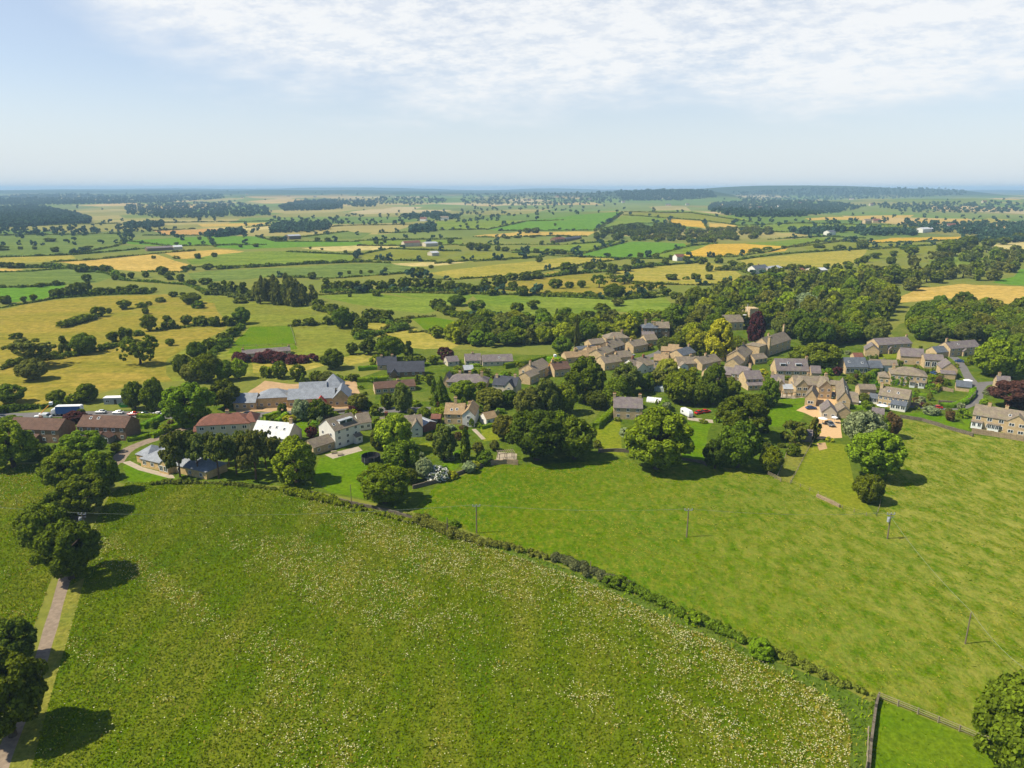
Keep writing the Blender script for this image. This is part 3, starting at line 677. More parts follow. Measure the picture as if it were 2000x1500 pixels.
def build_trees():
    """the 300 that show largest of each kind are objects; the rest is one mass"""
    by = {}
    for r in REQ: by.setdefault(r[8], []).append(r)
    rest = []
    for nm, L in by.items():
        L.sort(key=lambda r: -r[0]); rest += L[300:]
        for pxw, Pw, wm, hm, kind, mat, label, group, nm, k, rz, q in L[:300]:
            lod = 3 if pxw >= 95 and kind in 'ot' else 0 if pxw >= 40 else 1 if pxw >= 17 else 2
            pl = proto(kind, lod); crown, tr = pl[int(q * len(pl))]; sx = wm / 10 * k; sz = hm / 10; loc = (Pw[0], Pw[1], Pw[2] - .15)
            if lod == 2:
                o = bpy.data.objects.new(nm, crown); COL.objects.link(o); o.location = loc; o.rotation_euler = (0, 0, rz); o.scale = (sx, sx, sz)
                o.material_slots[0].link = 'OBJECT'; o.material_slots[0].material = M[mat]; root = o
            else:
                root = empty(nm, loc, rz)
                c = bpy.data.objects.new('crown', crown); COL.objects.link(c); c.parent = root; c.scale = (sx, sx, sz)
                c.material_slots[0].link = 'OBJECT'; c.material_slots[0].material = M[mat]
                t = bpy.data.objects.new('trunk', tr); COL.objects.link(t); t.parent = root; t.scale = (sx, sx, sz)
            tag(root, label, CATN.get(kind, 'tree'), group)
    if not rest: return
    mats = sorted({r[5] for r in rest}); VV = []; F4 = []; F3 = []; m4 = []; m3 = []; off = 0
    for pxw, Pw, wm, hm, kind, mat, label, group, nm, k, rz, q in rest:
        key = ('raw', kind)
        if key not in PROTO:
            rg = np.random.default_rng(700 + ord(kind)); C, Rr = lobes(kind, 22, rg); PROTO[key] = leafmass(C * .8, Rr * 1.05, 330 if True else 0, .9, rg, core=.74, center=np.array([0, 0, 4.5]))
        V, Fq = PROTO[key]; c, s_ = math.cos(rz), math.sin(rz); sx = wm / 10 * k
        VV.append(np.stack([(V[:, 0] * c - V[:, 1] * s_) * sx + Pw[0], (V[:, 0] * s_ + V[:, 1] * c) * sx + Pw[1], V[:, 2] * hm / 10 + Pw[2] - .15], -1))
        F4.append(Fq[0] + off); F3.append(Fq[1] + off); m4.append(np.full(len(Fq[0]), mats.index(mat))); m3.append(np.full(len(Fq[1]), mats.index(mat))); off += len(V)
    me = np_mesh('farther_trees', np.concatenate(VV), F4 + F3, [M[m_] for m_ in mats], np.concatenate(m4 + m3))
    tag(link('farther_trees', me), 'the smaller trees of the valley woods and hedgerows', 'trees', kind='stuff')
ORD = 'first second third fourth fifth sixth seventh eighth ninth tenth eleventh twelfth thirteenth fourteenth fifteenth sixteenth seventeenth eighteenth nineteenth twentieth'.split()
def ordn(i):
    if i < 20: return ORD[i]
    t, u = divmod(i + 1, 10); tens = {2: 'twent', 3: 'thirt', 4: 'fort', 5: 'fift', 6: 'sixt', 7: 'sevent', 8: 'eight', 9: 'ninet'}
    if t >= 10: return str(i + 1) + 'th'
    return tens[t] + 'ieth' if u == 0 else tens[t] + 'y-' + ORD[u - 1]
TW = dict(d='dark green', m='green', g='fresh green', y='yellow-green', l='lime green', o='olive', b='dark copper', s='silvery green', n='dull green', k='very dark green', w='pale yellow-green', h='bright green', r='bronze')
def px_tree(x, yb, w, h, kind='o', tone='d', label=None, group=None, name=None, leaf=None):
    """crown centre column, bottom row, width and height in photo pixels"""
    # the foot of the tree stands behind the lowest row of its crown
    Pw = at(x, yb); s = mpp(Pw)
    if kind in 'obtw' and w > 25:
        Pw = at(x, yb - .16 * w * CAMZ / math.hypot(Pw[0], Pw[1])) if w > 25 else Pw
    hm = max(1.5, height_to(Pw, x, yb - h) * (1 if w >= 40 else .93)); return tree_at(Pw, w * s, hm, kind, tone, label, group, w, name, leaf)
def row(desc, group, data, kind='o', tone='d', noun='tree'):
    """data: 'x,base,w,h[,kind[,tone]]' items; labels count them from the left"""
    L = []
    for it in data.split():
        a = it.split(','); L.append((*map(float, a[:4]), a[4] if len(a) > 4 and a[4] else kind, a[5] if len(a) > 5 else tone))
    L.sort(); ks = {}
    for i, (x, yb, w, h, k, t) in enumerate(L):
        px_tree(x, yb, w, h, k, t, f'{ordn(i)} from left of the {desc}', group)
def fill(desc, group, poly, n, hr, wr, kinds, tones, mind=.6, seed=1):
    """a wood of separate trees inside a photo polygon"""
    rg = random.Random(seed); pl = parse(poly); A = np.array(pl); L = []
    x0, y0 = A.min(0); x1, y1 = A.max(0); tries = 0
    while len(L) < n and tries < n * 60:
        tries += 1; x = rg.uniform(x0, x1); y = rg.uniform(y0, y1)
        if not inside(A, np.array([x]), np.array([y]))[0]: continue
        Pw = at(x, y); w = rg.uniform(*wr); h = rg.uniform(*hr)
        if any(math.hypot(Pw[0] - a, Pw[1] - b) < r + w * .2 for a, b, r in FOOT): continue
        if any(math.hypot(Pw[0] - q[0][0], (Pw[1] - q[0][1]) * .6) < mind * (w + q[1]) / 2 for q in L): continue
        L.append((Pw, w, h, x, rg.choice(kinds), rg.choice(tones)))
    L.sort(key=lambda q: q[3])
    for i, (Pw, w, h, x, k, t) in enumerate(L):
        tree_at(Pw, w, h, k, t, f'{ordn(i)} from left of the {desc}', group, w / mpp(Pw))
# ------------------------------------------------------------------ hedges, walls, fences, wires
def hedge(pts, wd, ht, tone, label, name='hedge', clipped=False, step=10, dens_=1.0, cat='hedge', leaf=None):
    w = world_line(parse(pts), step); dist = np.hypot(w[:, 0], w[:, 1]).mean()
    # resample about every metre
    seg = np.linalg.norm(np.diff(w[:, :2], axis=0), axis=1); cum = np.concatenate([[0], np.cumsum(seg)]); Ltot = cum[-1]
    n = int(max(4, Ltot / max(.8, wd * .45))); s = np.linspace(0, Ltot, n)
    x = np.interp(s, cum, w[:, 0]); y = np.interp(s, cum, w[:, 1]); z = hgt(x, y)
    rg = np.random.default_rng(int(abs(w[0, 0]) * 10) + n)
    if clipped:
        t = np.stack([np.gradient(x), np.gradient(y)], 1); t /= np.linalg.norm(t, axis=1)[:, None] + 1e-9; nr = np.stack([-t[:, 1], t[:, 0]], 1)
        prof = [(-.5, -.2), (-.52, .6), (-.42, .97), (0, 1.03), (.42, .97), (.52, .6), (.5, -.2)]; k = len(prof)
        V = np.array([[x[i] + nr[i, 0] * a * wd, y[i] + nr[i, 1] * a * wd, z[i] + b * ht] for i in range(n) for a, b in prof]) + rg.normal(0, .07, (n * k, 3))
        f = np.array([(i * k + j, i * k + j + 1, (i + 1) * k + j + 1, (i + 1) * k + j) for i in range(n - 1) for j in range(k - 1)])
        m = int(min(6000, Ltot * (wd + 2 * ht) * 7)); ii = rg.integers(0, n - 1, m); fr = rg.random(m); u = rg.random(m) * (k - 1); j = u.astype(int); fu = u - j
        A = V.reshape(n, k, 3); p = A[ii, j] * ((1 - fr) * (1 - fu))[:, None] + A[ii + 1, j] * (fr * (1 - fu))[:, None] + A[ii, j + 1] * ((1 - fr) * fu)[:, None] + A[ii + 1, j + 1] * (fr * fu)[:, None]
        p = p + rg.normal(0, .06, (m, 3)); a = unit(m, rg); b = np.cross(a, unit(m, rg)); sz = .16
        LV = np.stack([p - a * sz - b * sz, p + a * sz - b * sz, p + a * sz + b * sz, p - a * sz + b * sz], 1).reshape(-1, 3)
        ends = [np.array([[i * k + q for q in range(k)]]) for i in (0, n - 1)]
        me = np_mesh(name, np.concatenate([V, LV]), [f] + ends + [np.arange(4 * m).reshape(-1, 4) + len(V)], [M[leaf or 'leaf_' + tone]])
    else:
        gap = noise(s / 9 + x[0], y / 50) ; hh = ht * (.45 + 1.1 * gap)
        Cx = np.repeat(x, 2) + rg.normal(0, wd * .2, 2 * n); Cy = np.repeat(y, 2) + rg.normal(0, wd * .2, 2 * n)
        H2 = np.repeat(hh, 2); Rr = np.minimum(np.maximum(H2 * .55, .35), wd * .62) * rg.uniform(.7, 1.15, 2 * n)
        Cz = hgt(Cx, Cy) + np.maximum(.1, H2 - Rr) * rg.uniform(.45, 1, 2 * n)
        C = np.stack([Cx, Cy, Cz], -1); lf = min(1.2, max(.16, dist * .0011)); m = int(min(26000, dens_ * 1.1 * (4 * Rr ** 2).sum() / lf ** 2))
        V, Fq = leafmass(C, Rr, m, lf, rg, core=.8, center=np.array([C[:, 0].mean(), C[:, 1].mean(), -30.]))
        me = np_mesh(name, V, Fq, [M[leaf or 'leaf_' + tone]])
    return tag(link(name, me), label, cat)
def wall(pts, ht, th, mat, label, step=8, name='stone_wall'):
    w = world_line(parse(pts), step); rg = random.Random(int(w[0, 1])); m = MB()
    for a, b in zip(w[:-1], w[1:]):
        L = math.hypot(b[0] - a[0], b[1] - a[1])
        if L < .05: continue
        ux, uy = (b[0] - a[0]) / L, (b[1] - a[1]) / L; nx, ny = -uy * th / 2, ux * th / 2; k = max(1, int(L / 1.5))
        for j in range(k):
            p = [a[i] + (b[i] - a[i]) * j / k for i in range(3)]; q = [a[i] + (b[i] - a[i]) * (j + 1) / k for i in range(3)]
            h = ht * rg.uniform(.92, 1.06)
            m.add([(p[0] - nx, p[1] - ny, p[2] - .5), (q[0] - nx, q[1] - ny, q[2] - .5), (q[0] + nx, q[1] + ny, q[2] - .5), (p[0] + nx, p[1] + ny, p[2] - .5),
                   (p[0] - nx * .75, p[1] - ny * .75, p[2] + h), (q[0] - nx * .75, q[1] - ny * .75, q[2] + h), (q[0] + nx * .75, q[1] + ny * .75, q[2] + h), (p[0] + nx * .75, p[1] + ny * .75, p[2] + h)],
                  [(3, 2, 1, 0), (4, 5, 6, 7), (0, 1, 5, 4), (1, 2, 6, 5), (2, 3, 7, 6), (3, 0, 4, 7)])
    return tag(m.build(name, M[mat]), label, 'wall')
def fence(pts, ht, rails, gap, label, name='post_and_rail_fence', pr=.09, rr=.055, mat='rail'):
    w = world_line(parse(pts), 6); seg = np.linalg.norm(np.diff(w[:, :2], axis=0), axis=1); cum = np.concatenate([[0], np.cumsum(seg)])
    n = max(2, int(cum[-1] / gap) + 1); s = np.linspace(0, cum[-1], n); x = np.interp(s, cum, w[:, 0]); y = np.interp(s, cum, w[:, 1]); z = hgt(x, y)
    root = empty(name, (x[0], y[0], z[0])); off = np.array([x[0], y[0], z[0]])
    for i in range(n):
        m = MB(); m.box(x[i] - off[0] - pr, x[i] - off[0] + pr, y[i] - off[1] - pr, y[i] - off[1] + pr, z[i] - off[2] - .3, z[i] - off[2] + ht)
        m.build('post', M[mat], root)
    for k in range(rails):
        hz = ht * (k + 1) / rails * .93
        m = MB()
        for i in range(n - 1): m.tube([(x[i] - off[0], y[i] - off[1], z[i] - off[2] + hz), (x[i + 1] - off[0], y[i + 1] - off[1], z[i + 1] - off[2] + hz)], rr, 4)
        m.build('rail', M[mat], root)
    return tag(root, label, 'fence')
# ------------------------------------------------------------------ buildings
def _win_meshes():
    m = MB()
    m.box(-.5, .5, -.06, .02, 0, .08).box(-.5, .5, -.06, .02, .92, 1).box(-.5, -.42, -.06, .02, .08, .92).box(.42, .5, -.06, .02, .08, .92)
    m.box(-.035, .035, -.05, .02, .08, .92)
    p = MB().box(-.42, .42, -.025, .02, .08, .92)
    return m.mesh('window', M['white']), p.mesh('pane', M['glass'])
WINM, PANEM = _win_meshes()
FACE = dict(f=0, l=-math.pi / 2, r=math.pi / 2, b=math.pi)
def window(root, B, face, u, z, w=1.15, h=1.2):
    x0, y0, L, D = B
    loc = dict(f=(x0 + u, y0 - .012, z), b=(x0 + u, y0 + D + .012, z), l=(x0 - .012, y0 + u, z), r=(x0 + L + .012, y0 + u, z))[face]
    o = bpy.data.objects.new('window', WINM); COL.objects.link(o); o.parent = root; o.location = loc; o.rotation_euler = (0, 0, FACE[face]); o.scale = (w, 1, h)
    q = bpy.data.objects.new('pane', PANEM); COL.objects.link(q); q.parent = o
def door(root, B, face, u, w=1.0, h=2.1, mat='door', z=0):
    x0, y0, L, D = B; m = MB()
    m.box(-w / 2, w / 2, -.05, .03, 0, h); o = m.build('door', M[mat], root)
    o.location = dict(f=(x0 + u, y0 - .01, z), l=(x0 - .01, y0 + u, z), r=(x0 + L + .01, y0 + u, z))[face]; o.rotation_euler = (0, 0, FACE[face])
def block(root, x0, y0, L, D, e, rise, axis='x', rt='gable', wallm='stone', roofm='stoneslate', z0=-1.2, oh=.28, t=.16, wall2=None):
    W = MB(); Rf = MB()
    def T(a, c, z): return (x0 + a, y0 + c, z) if axis == 'x' else (x0 + c, y0 + a, z)     # a along ridge, c across
    A, Cc = (L, D) if axis == 'x' else (D, L)
    if rt in ('gable', 'hip', 'flat'):
        if rt == 'gable':
            pr = [(0, z0), (Cc, z0), (Cc, e), (Cc / 2, e + rise), (0, e)]
        else: pr = [(0, z0), (Cc, z0), (Cc, e), (0, e)]
        n = len(pr); v = [T(0, c, z) for c, z in pr] + [T(A, c, z) for c, z in pr]
        f = [tuple(range(n)), tuple(range(2 * n - 1, n - 1, -1))] + [(i, i + n, (i + 1) % n + n, (i + 1) % n) for i in range(n)]
        if axis == 'x': f = [tuple(reversed(q)) for q in f]
        W.add(v, f)
    if rt == 'gable':
        sl = rise / (Cc / 2); el = e - oh * sl + .02; pr = [(-oh, el), (Cc / 2, e + rise + .02), (Cc + oh, el), (Cc + oh, el + t), (Cc / 2, e + rise + t + .02), (-oh, el + t)]
        n = 6; v = [T(-oh * .6, c, z) for c, z in pr] + [T(A + oh * .6, c, z) for c, z in pr]
        f = [(0, 1, 4, 5), (1, 2, 3, 4), (11, 10, 7, 6), (10, 9, 8, 7)] + [(i, i + n, (i + 1) % n + n, (i + 1) % n) for i in range(n)]
        if axis == 'x': f = [tuple(reversed(q)) for q in f]
        Rf.add(v, f)
    elif rt == 'hip':
        k = min(Cc / 2, A / 2 - .05); o = oh
        v = [T(-o, -o, e), T(A + o, -o, e), T(A + o, Cc + o, e), T(-o, Cc + o, e), T(-o, -o, e + .15), T(A + o, -o, e + .15), T(A + o, Cc + o, e + .15), T(-o, Cc + o, e + .15), T(k, Cc / 2, e + rise), T(A - k, Cc / 2, e + rise)]
        f = [(3, 2, 1, 0), (0, 1, 5, 4), (1, 2, 6, 5), (2, 3, 7, 6), (3, 0, 4, 7), (4, 5, 9, 8), (5, 6, 9), (6, 7, 8, 9), (7, 4, 8)]
        if axis == 'y': f = [tuple(reversed(q)) for q in f]
        Rf.add(v, f)
    elif rt == 'flat':
        Rf.box(x0 - .15, x0 + L + .15, y0 - .15, y0 + D + .15, e + .003, e + .22)
    elif rt == 'lean':                                    # low at the front, high at the back
        v = [(x0, y0, z0), (x0 + L, y0, z0), (x0 + L, y0 + D, z0), (x0, y0 + D, z0), (x0, y0, e), (x0 + L, y0, e), (x0 + L, y0 + D, e + rise), (x0, y0 + D, e + rise)]
        W.add(v, [(3, 2, 1, 0), (4, 5, 6, 7), (0, 1, 5, 4), (1, 2, 6, 5), (2, 3, 7, 6), (3, 0, 4, 7)])
        sl = rise / D; o = .2; z = lambda y: e + (y) * sl + .01
        v = [(x0 - o, y0 - o, z(-o)), (x0 + L + o, y0 - o, z(-o)), (x0 + L + o, y0 + D, z(D)), (x0 - o, y0 + D, z(D))]
        Rf.add(v + [(a, b, c + .12) for a, b, c in v], [(3, 2, 1, 0), (4, 5, 6, 7), (0, 1, 5, 4), (1, 2, 6, 5), (2, 3, 7, 6), (3, 0, 4, 7)])
    W.build('wall', M[wallm], root); r = Rf.build('roof', M[roofm], root)
    return (x0, y0, L, D), r
def chimney(root, x, y, zb, h=1.5, mat='stone', pots=2, s=.55):
    m = MB(); m.box(x - s, x + s, y - s * .7, y + s * .7, zb - 1.5, zb + h).box(x - s - .08, x + s + .08, y - s * .7 - .08, y + s * .7 + .08, zb + h, zb + h + .14)
    c = m.build('chimney', M[mat], root)
    for k in range(pots):
        q = MB().lathe([(.15, zb + h + .14), (.13, zb + h + .65)], 8, (x - s * .5 + k * s, y)); q.build('chimney_pot', M['pot'], c)
def skylight(root, B, e, rise, axis, fx, fs, w=.9, h=1.1, mat='glass', side=-1):
    """flush roof window on the slope; fs = share of the way up the slope"""
    x0, y0, L, D = B; Cc = D if axis == 'x' else L
    a = math.atan2(rise, Cc / 2); c = Cc / 2 * fs; z = e + rise * fs + .22
    m = MB().box(-w / 2, w / 2, -h / 2, h / 2, 0, .07); o = m.build('skylight', M['white'], root)
    p = MB().box(-w / 2 + .1, w / 2 - .1, -h / 2 + .1, h / 2 - .1, .072, .09).build('pane', M[mat], o)
    if axis == 'x': o.location = (x0 + fx * L, y0 + (c if side < 0 else D - c), z); o.rotation_euler = (a if side < 0 else -a, 0, 0)
    else: o.location = (x0 + (c if side < 0 else L - c), y0 + fx * D, z); o.rotation_euler = (0, -a if side < 0 else a, 0)
def dormer(root, B, e, rise, fx, w=2.6, h=1.3, fs=.35, roofm='greymetal', wallm='white'):
    x0, y0, L, D = B; y = y0 + D / 2 * fs; z = e + rise * fs - .1; u = x0 + fx * L
    d = MB().box(u - w / 2, u + w / 2, y, y + 2.2, z - .4, z + h).build('dormer', M[wallm], root)
    MB().box(u - w / 2 - .15, u + w / 2 + .15, y - .2, y + 2.3, z + h + .003, z + h + .14).build('dormer_roof', M[roofm], d)
    MB().box(u - w / 2 + .2, u + w / 2 - .2, y - .04, y + .1, z + .25, z + h - .15).build('window', M['glass'], d)
def autowin(root, B, e, face, cols, st, w=1.15, h=1.2, dr=None, z1=.85):
    x0, y0, L, D = B; span = L if face in 'fb' else D; sh = e / st
    for s in range(st):
        for c in range(cols):
            if dr is not None and s == 0 and c == dr: door(root, B, face, span * (c + .5) / cols); continue
            window(root, B, face, span * (c + .5) / cols, s * sh + z1 + (0 if st > 1 else .1), w, min(h, sh - z1 - .15))
FOOT = []
def house(name, p1, p2, depth, eave, rise, wallm, roofm, label, win=(3, 2), axis='x', rt='gable', chim=(), wings=(), sky=(), dorm=(), side=None, dr=None, cat='house', lwin=None, rwin=None, minL=0, ww=1.15, wh=1.2):
    A = at(*p1); Bq = at(*p2); d = Bq - A; L = max(minL, math.hypot(d[0], d[1])); rz = math.atan2(d[1], d[0])
    root = empty(name, (A[0], A[1], min(A[2], Bq[2]) - .05), rz); tag(root, label, cat)
    B, rf = block(root, 0, 0, L, depth, eave, rise, axis, rt, wallm, roofm)
    if win: autowin(root, B, eave, 'f', win[0], win[1], ww, wh, dr)
    if lwin: autowin(root, B, eave, 'l', lwin[0], lwin[1])
    if rwin: autowin(root, B, eave, 'r', rwin[0], rwin[1])
    for c in chim:                                    # along-ridge share, across share, height
        fx, fy, h = c; x, y = fx * L, fy * depth; Cc, q = (depth, y) if axis == 'x' else (L, x)
        zb = eave + rise * (1 - abs(q - Cc / 2) / (Cc / 2)); chimney(root, x, y, zb, h, 'stone' if wallm in ('stone', 'newstone', 'stoned', 'cream') else 'redbrick')
    for fx, fs, *r in sky: skylight(root, B, eave, rise, axis, fx, fs, side=r[0] if r else -1)
    for fx in dorm: dormer(root, B, eave, rise, fx)
    cx_ = np.array([math.cos(rz) * L / 2 - math.sin(rz) * depth / 2, math.sin(rz) * L / 2 + math.cos(rz) * depth / 2]); FOOT.append((A[0] + cx_[0], A[1] + cx_[1], max(L, depth) * .62 + 2))
    for w in wings:
        w = dict(w); x0, y0 = w['at']; lw, dw = w['size']
        if x0 < 0 and x0 > -1: x0 = x0 * L if False else x0
        if w.get('rel'): x0 = x0 * L; lw = lw * L
        BB, _ = block(root, x0 + .013, y0 + .017, lw, dw, w['e'], w['r'], w.get('ax', 'y'), w.get('rt', 'gable'), w.get('w', wallm), w.get('roof', roofm))
        if w.get('win'): autowin(root, BB, w['e'], w.get('face', 'f'), *w['win'], w=w.get('ww', 1.1), h=w.get('wh', 1.15))
        if w.get('lw'): autowin(root, BB, w['e'], 'l', *w['lw'])
        if w.get('door'): door(root, BB, 'f', lw / 2, *w['door'])
        if w.get('chim'): chimney(root, x0 + lw * w['chim'][0], y0 + dw * w['chim'][1], w['e'] + w['r'] * .8, 1.4)
    return root
H = house
# --- west end of the village
H('terrace_house', (18, 862), (118, 866), 8.5, 4.9, 2.7, 'brick', 'brown', 'brown brick terrace with plain brown roof at the far left, behind the bush', (5, 2), rwin=None, chim=[(.5, .55, .7)],
  wings=[dict(at=(.3, -2.6), size=(.32, 2.6), rel=1, e=2.3, r=.9, rt='lean', roof='brown', win=(2, 1))])
H('terrace_house', (154, 858), (248, 861), 8.5, 4.9, 2.8, 'brick', 'brown', 'brown brick terrace with two white skylights and a glazed gabled porch', (6, 2), sky=[(.2, .72), (.36, .72)],
  wings=[dict(at=(.22, -2.4), size=(.3, 2.4), rel=1, e=2.3, r=.9, rt='lean', roof='brown'), dict(at=(.53, -3.6), size=(.24, 3.7), rel=1, e=2.3, r=1.3, ax='y', w='greyboard', roof='brown', win=(2, 1), ww=1.5, wh=1.5)])
H('stone_bungalow', (276, 911), (337, 925), 11, 2.7, 3.1, 'newstone', 'newslate', 'new stone bungalow with grey hipped slate roof and glazed gable beside the pines', (4, 1), rt='hip', ww=1.5, wh=1.3,
  wings=[dict(at=(-.32, 2.0), size=(.36, 8), rel=1, e=2.7, r=2.4, ax='x', rt='hip', win=(1, 1)), dict(at=(.7, -1.2), size=(.28, 5), rel=1, e=2.8, r=1.7, ax='y', win=(2, 1), ww=1.6, wh=2.2), dict(at=(.96, 1.0), size=(1.0, 8), rel=1, e=2.7, r=2.4, ax='x', rt='hip', win=(3, 1))], cat='bungalow')
H('terrace_house', (386, 859), (490, 853), 9, 5.1, 3.0, 'cream', 'redtile', 'cream rendered terrace with red hipped tile roof behind the pines', (5, 2), rt='hip', ww=1.6, chim=[(.55, .5, .8)],
  wings=[dict(at=(.86, 1.2), size=(.24, 9.5), rel=1, e=5.1, r=2.7, ax='x', rt='hip', win=(1, 2)), dict(at=(-.1, 2.5), size=(.1, 4), rel=1, e=2.4, r=1.2, ax='x', rt='gable', w='redbrick')])
H('white_roofed_house', (492, 868), (563, 874), 9.5, 3.2, 4.0, 'cream', 'paleroof', 'house with a bright white roof and dark skylights beside the pines', (4, 1), sky=[(.42, .6), (.6, .62), (.82, .55)], chim=[(.93, .5, 1.6)], lwin=(2, 1))
H('white_villa', (656, 877), (704, 861), 9, 6.4, 3.2, 'render', 'stoneslate', 'tall white three-storey house with a flat pale dormer above the lawn with the trampoline', (3, 3), ww=1.1, sky=[(.12, .45)], dorm=[.45, .72],
  wings=[dict(at=(-8.5, .5), size=(8.5, 6), e=2.7, r=2.0, ax='x', w='stone', win=(2, 1)), dict(at=(.72, -1.6), size=(.26, 2), rel=1, e=2.6, r=.9, rt='lean', win=(1, 1))], lwin=(2, 2))
H('golden_stone_hall', (563, 797), (654, 793), 10, 3.6, 3.0, 'newstone', 'newslate', 'long new golden stone hall with grey roofs, pointed tower roof and red gabled porch', (7, 1),
  wings=[dict(at=(-12, 1.5), size=(12, 9), e=4.2, r=2.8, ax='x', rt='hip', win=(4, 1)), dict(at=(.97, -1.5), size=(.37, 12), rel=1, e=3.6, r=3.5, ax='y', win=(2, 1)), dict(at=(.72, 9), size=(.45, 9), rel=1, e=5.2, r=5.2, ax='x', rt='hip'),
         dict(at=(.62, -2.2), size=(.2, 2.2), rel=1, e=2.6, r=2.2, ax='y', roof='redsheet', door=(2.2, 2.4)), dict(at=(.2, 7), size=(.6, 7), rel=1, e=4.6, r=3.2, ax='x')], cat='hall')
H('stone_annex', (457, 800), (500, 800), 8, 3.0, 2.8, 'newstone', 'newslate', 'small new stone block with grey gabled roof left of the golden hall', (3, 1), cat='annex', rwin=(2, 1))
# --- gardens in the middle
H('chalet_house', (757, 737), (829, 735), 9, 2.5, 3.9, 'brick', 'darkslate', 'wide low house under a big dark grey roof left of centre', (5, 1), wings=[dict(at=(.1, -2), size=(.16, 5), rel=1, e=2.4, r=1.6, ax='y', roof='darkslate')])
H('chalet_house', (738, 723), (776, 721), 8, 2.5, 3.2, 'stone', 'darkslate', 'dark roofed house tucked behind the wide low dark roofed house', (3, 1), chim=[(.8, .5, .8), (.25, .5, .7)])
H('bungalow', (733, 771), (812, 763), 7.5, 2.6, 2.0, 'stone', 'brown', 'long bungalow with plain red-brown roof on its own lawn', (6, 1), chim=[(.6, .5, .5)], cat='bungalow', lwin=(1, 1), ww=1.6)
H('white_cottage', (868, 828), (906, 829), 8.5, 4.0, 3.0, 'stone', 'tanslate', 'white and stone cottage with pale tan stone roofs and a tall chimney', (2, 2), sky=[(.35, .35), (.62, .4)], chim=[(.5, .5, 2.2), (1.2, .7, 1.2)],
  wings=[dict(at=(.98, -2.6), size=(.62, 12), rel=1, e=4.6, r=2.2, ax='y', w='render', win=(1, 2), lw=(3, 2))])
H('garden_outbuilding', (950, 832), (971, 828), 5, 2.7, 1.8, 'render', 'tanslate', 'small white outbuilding with a stone roof beside the mown garden', (2, 1), lwin=(1, 1), cat='outbuilding')
H('white_cottage', (745, 856), (826, 850), 8, 3.6, 3.0, 'render', 'stoneslate', 'white cottage mostly hidden behind the lime green tree', (4, 1), chim=[(.15, .5, 1.6)], wings=[dict(at=(.72, -1.5), size=(.26, 9), rel=1, e=3.4, r=2.6, ax='y', win=(1, 2))])
H('garage', (828, 845), (852, 838), 8, 2.7, 1.0, 'redbrick', 'greymetal', 'garage with pale grey sheet roof and orange brick front', None, axis='y', cat='garage')
H('garden_shed', (842, 829), (860, 829), 5, 2.3, 1.0, 'timber', 'redtile', 'dark timber shed with a rust red roof behind the grey garage', (1, 1), cat='shed')
H('bungalow', (872, 757), (950, 759), 9, 2.6, 3.0, 'stone', 'purple', 'long grey-brown roofed bungalow with hipped end among the garden trees', (6, 1), rt='hip', chim=[(.3, .5, .9), (.55, .5, .9), (.85, .5, .9)], cat='bungalow',
  wings=[dict(at=(-.1, 2), size=(.16, 7), rel=1, e=3, r=2.4, ax='y', w='stone')])
H('slate_house', (962, 768), (1008, 772), 8, 4.0, 3.0, 'cream', 'darkslate', 'cream house with dark slate gables behind the olive trees', (3, 2), chim=[(.1, .4, 1.2), (.85, .5, 1)], wings=[dict(at=(.55, -2), size=(.38, 6), rel=1, e=4, r=2.4, ax='y', win=(1, 2))])
H('garden_shed', (907, 731), (925, 730), 5, 2.2, 1.6, 'timber', 'greymetal', 'small shed with a pale grey roof in a leafy garden', None, cat='shed')
H('bungalow', (909, 714), (940, 713), 8, 2.5, 2.6, 'cream', 'purple', 'small purple-grey roofed bungalow behind a clipped hedge', (3, 1), chim=[(.5, .5, .7)], cat='bungalow')
H('bungalow', (943, 716), (1002, 713), 8, 2.5, 2.6, 'cream', 'purple', 'long purple-grey roofed bungalow beside the tall clipped hedge', (5, 1), sky=[(.55, .5)], cat='bungalow')
H('bungalow', (875, 716), (897, 714), 7, 2.4, 2.0, 'cream', 'purple', 'little gabled bungalow below the parked white van', (2, 1), cat='bungalow', lwin=(1, 1))
H('gabled_house', (1048, 744), (1076, 731), 9.5, 4.3, 3.0, 'stone', 'stoneslate', 'stone house with white bargeboards next to the yellow boom lift', (3, 2), chim=[(.05, .4, 2.0)], lwin=(2, 2),
  wings=[dict(at=(-.55, -1.0), size=(.6, 6), rel=1, e=3.6, r=1.8, ax='x', win=(2, 1))])
H('gabled_house', (1083, 737), (1114, 733), 8, 3.6, 2.6, 'stone', 'brown', 'small stone house with brown roof and front gable left of the big dark tree', (3, 1), chim=[(.1, .5, 1.3)], lwin=(1, 1))
# --- old village centre
H('manor_house', (1254, 661), (1284, 661), 9, 6.2, 2.6, 'stoned', 'slate', 'grey stone manor with blue slate hipped roof and tall chimneys', (4, 2), rt='hip', chim=[(.25, .5, 1.6), (.8, .3, 1.8), (.75, .8, 1.6)],
  wings=[dict(at=(.95, 2), size=(.85, 8), rel=1, e=6, r=3, ax='x', roof='stoneslate', win=(2, 2), chim=(.5, .5)), dict(at=(-.05, -4), size=(.8, 4), rel=1, e=2.6, r=1.6, rt='lean', roof='purple')], cat='manor')
H('stone_cottage', (1186, 679), (1229, 677), 9, 5, 2.8, 'stone', 'stoneslate', 'hip roofed brown stone house at the back of the old village', (4, 2), rt='hip', chim=[(.75, .4, 1.5)])
H('stone_cottage', (1194, 699), (1220, 691), 8.5, 5.2, 2.9, 'stoned', 'stoneslate', 'stone house with its shaded front coloured dark, in the middle of the old village cluster', (4, 2), chim=[(.7, .5, 1.1), (.1, .5, 1.2)], wings=[dict(at=(-.5, 1), size=(.5, 7), rel=1, e=3.6, r=2, ax='x', w='stone')])  # shade of the long front is put into the dark wall colour
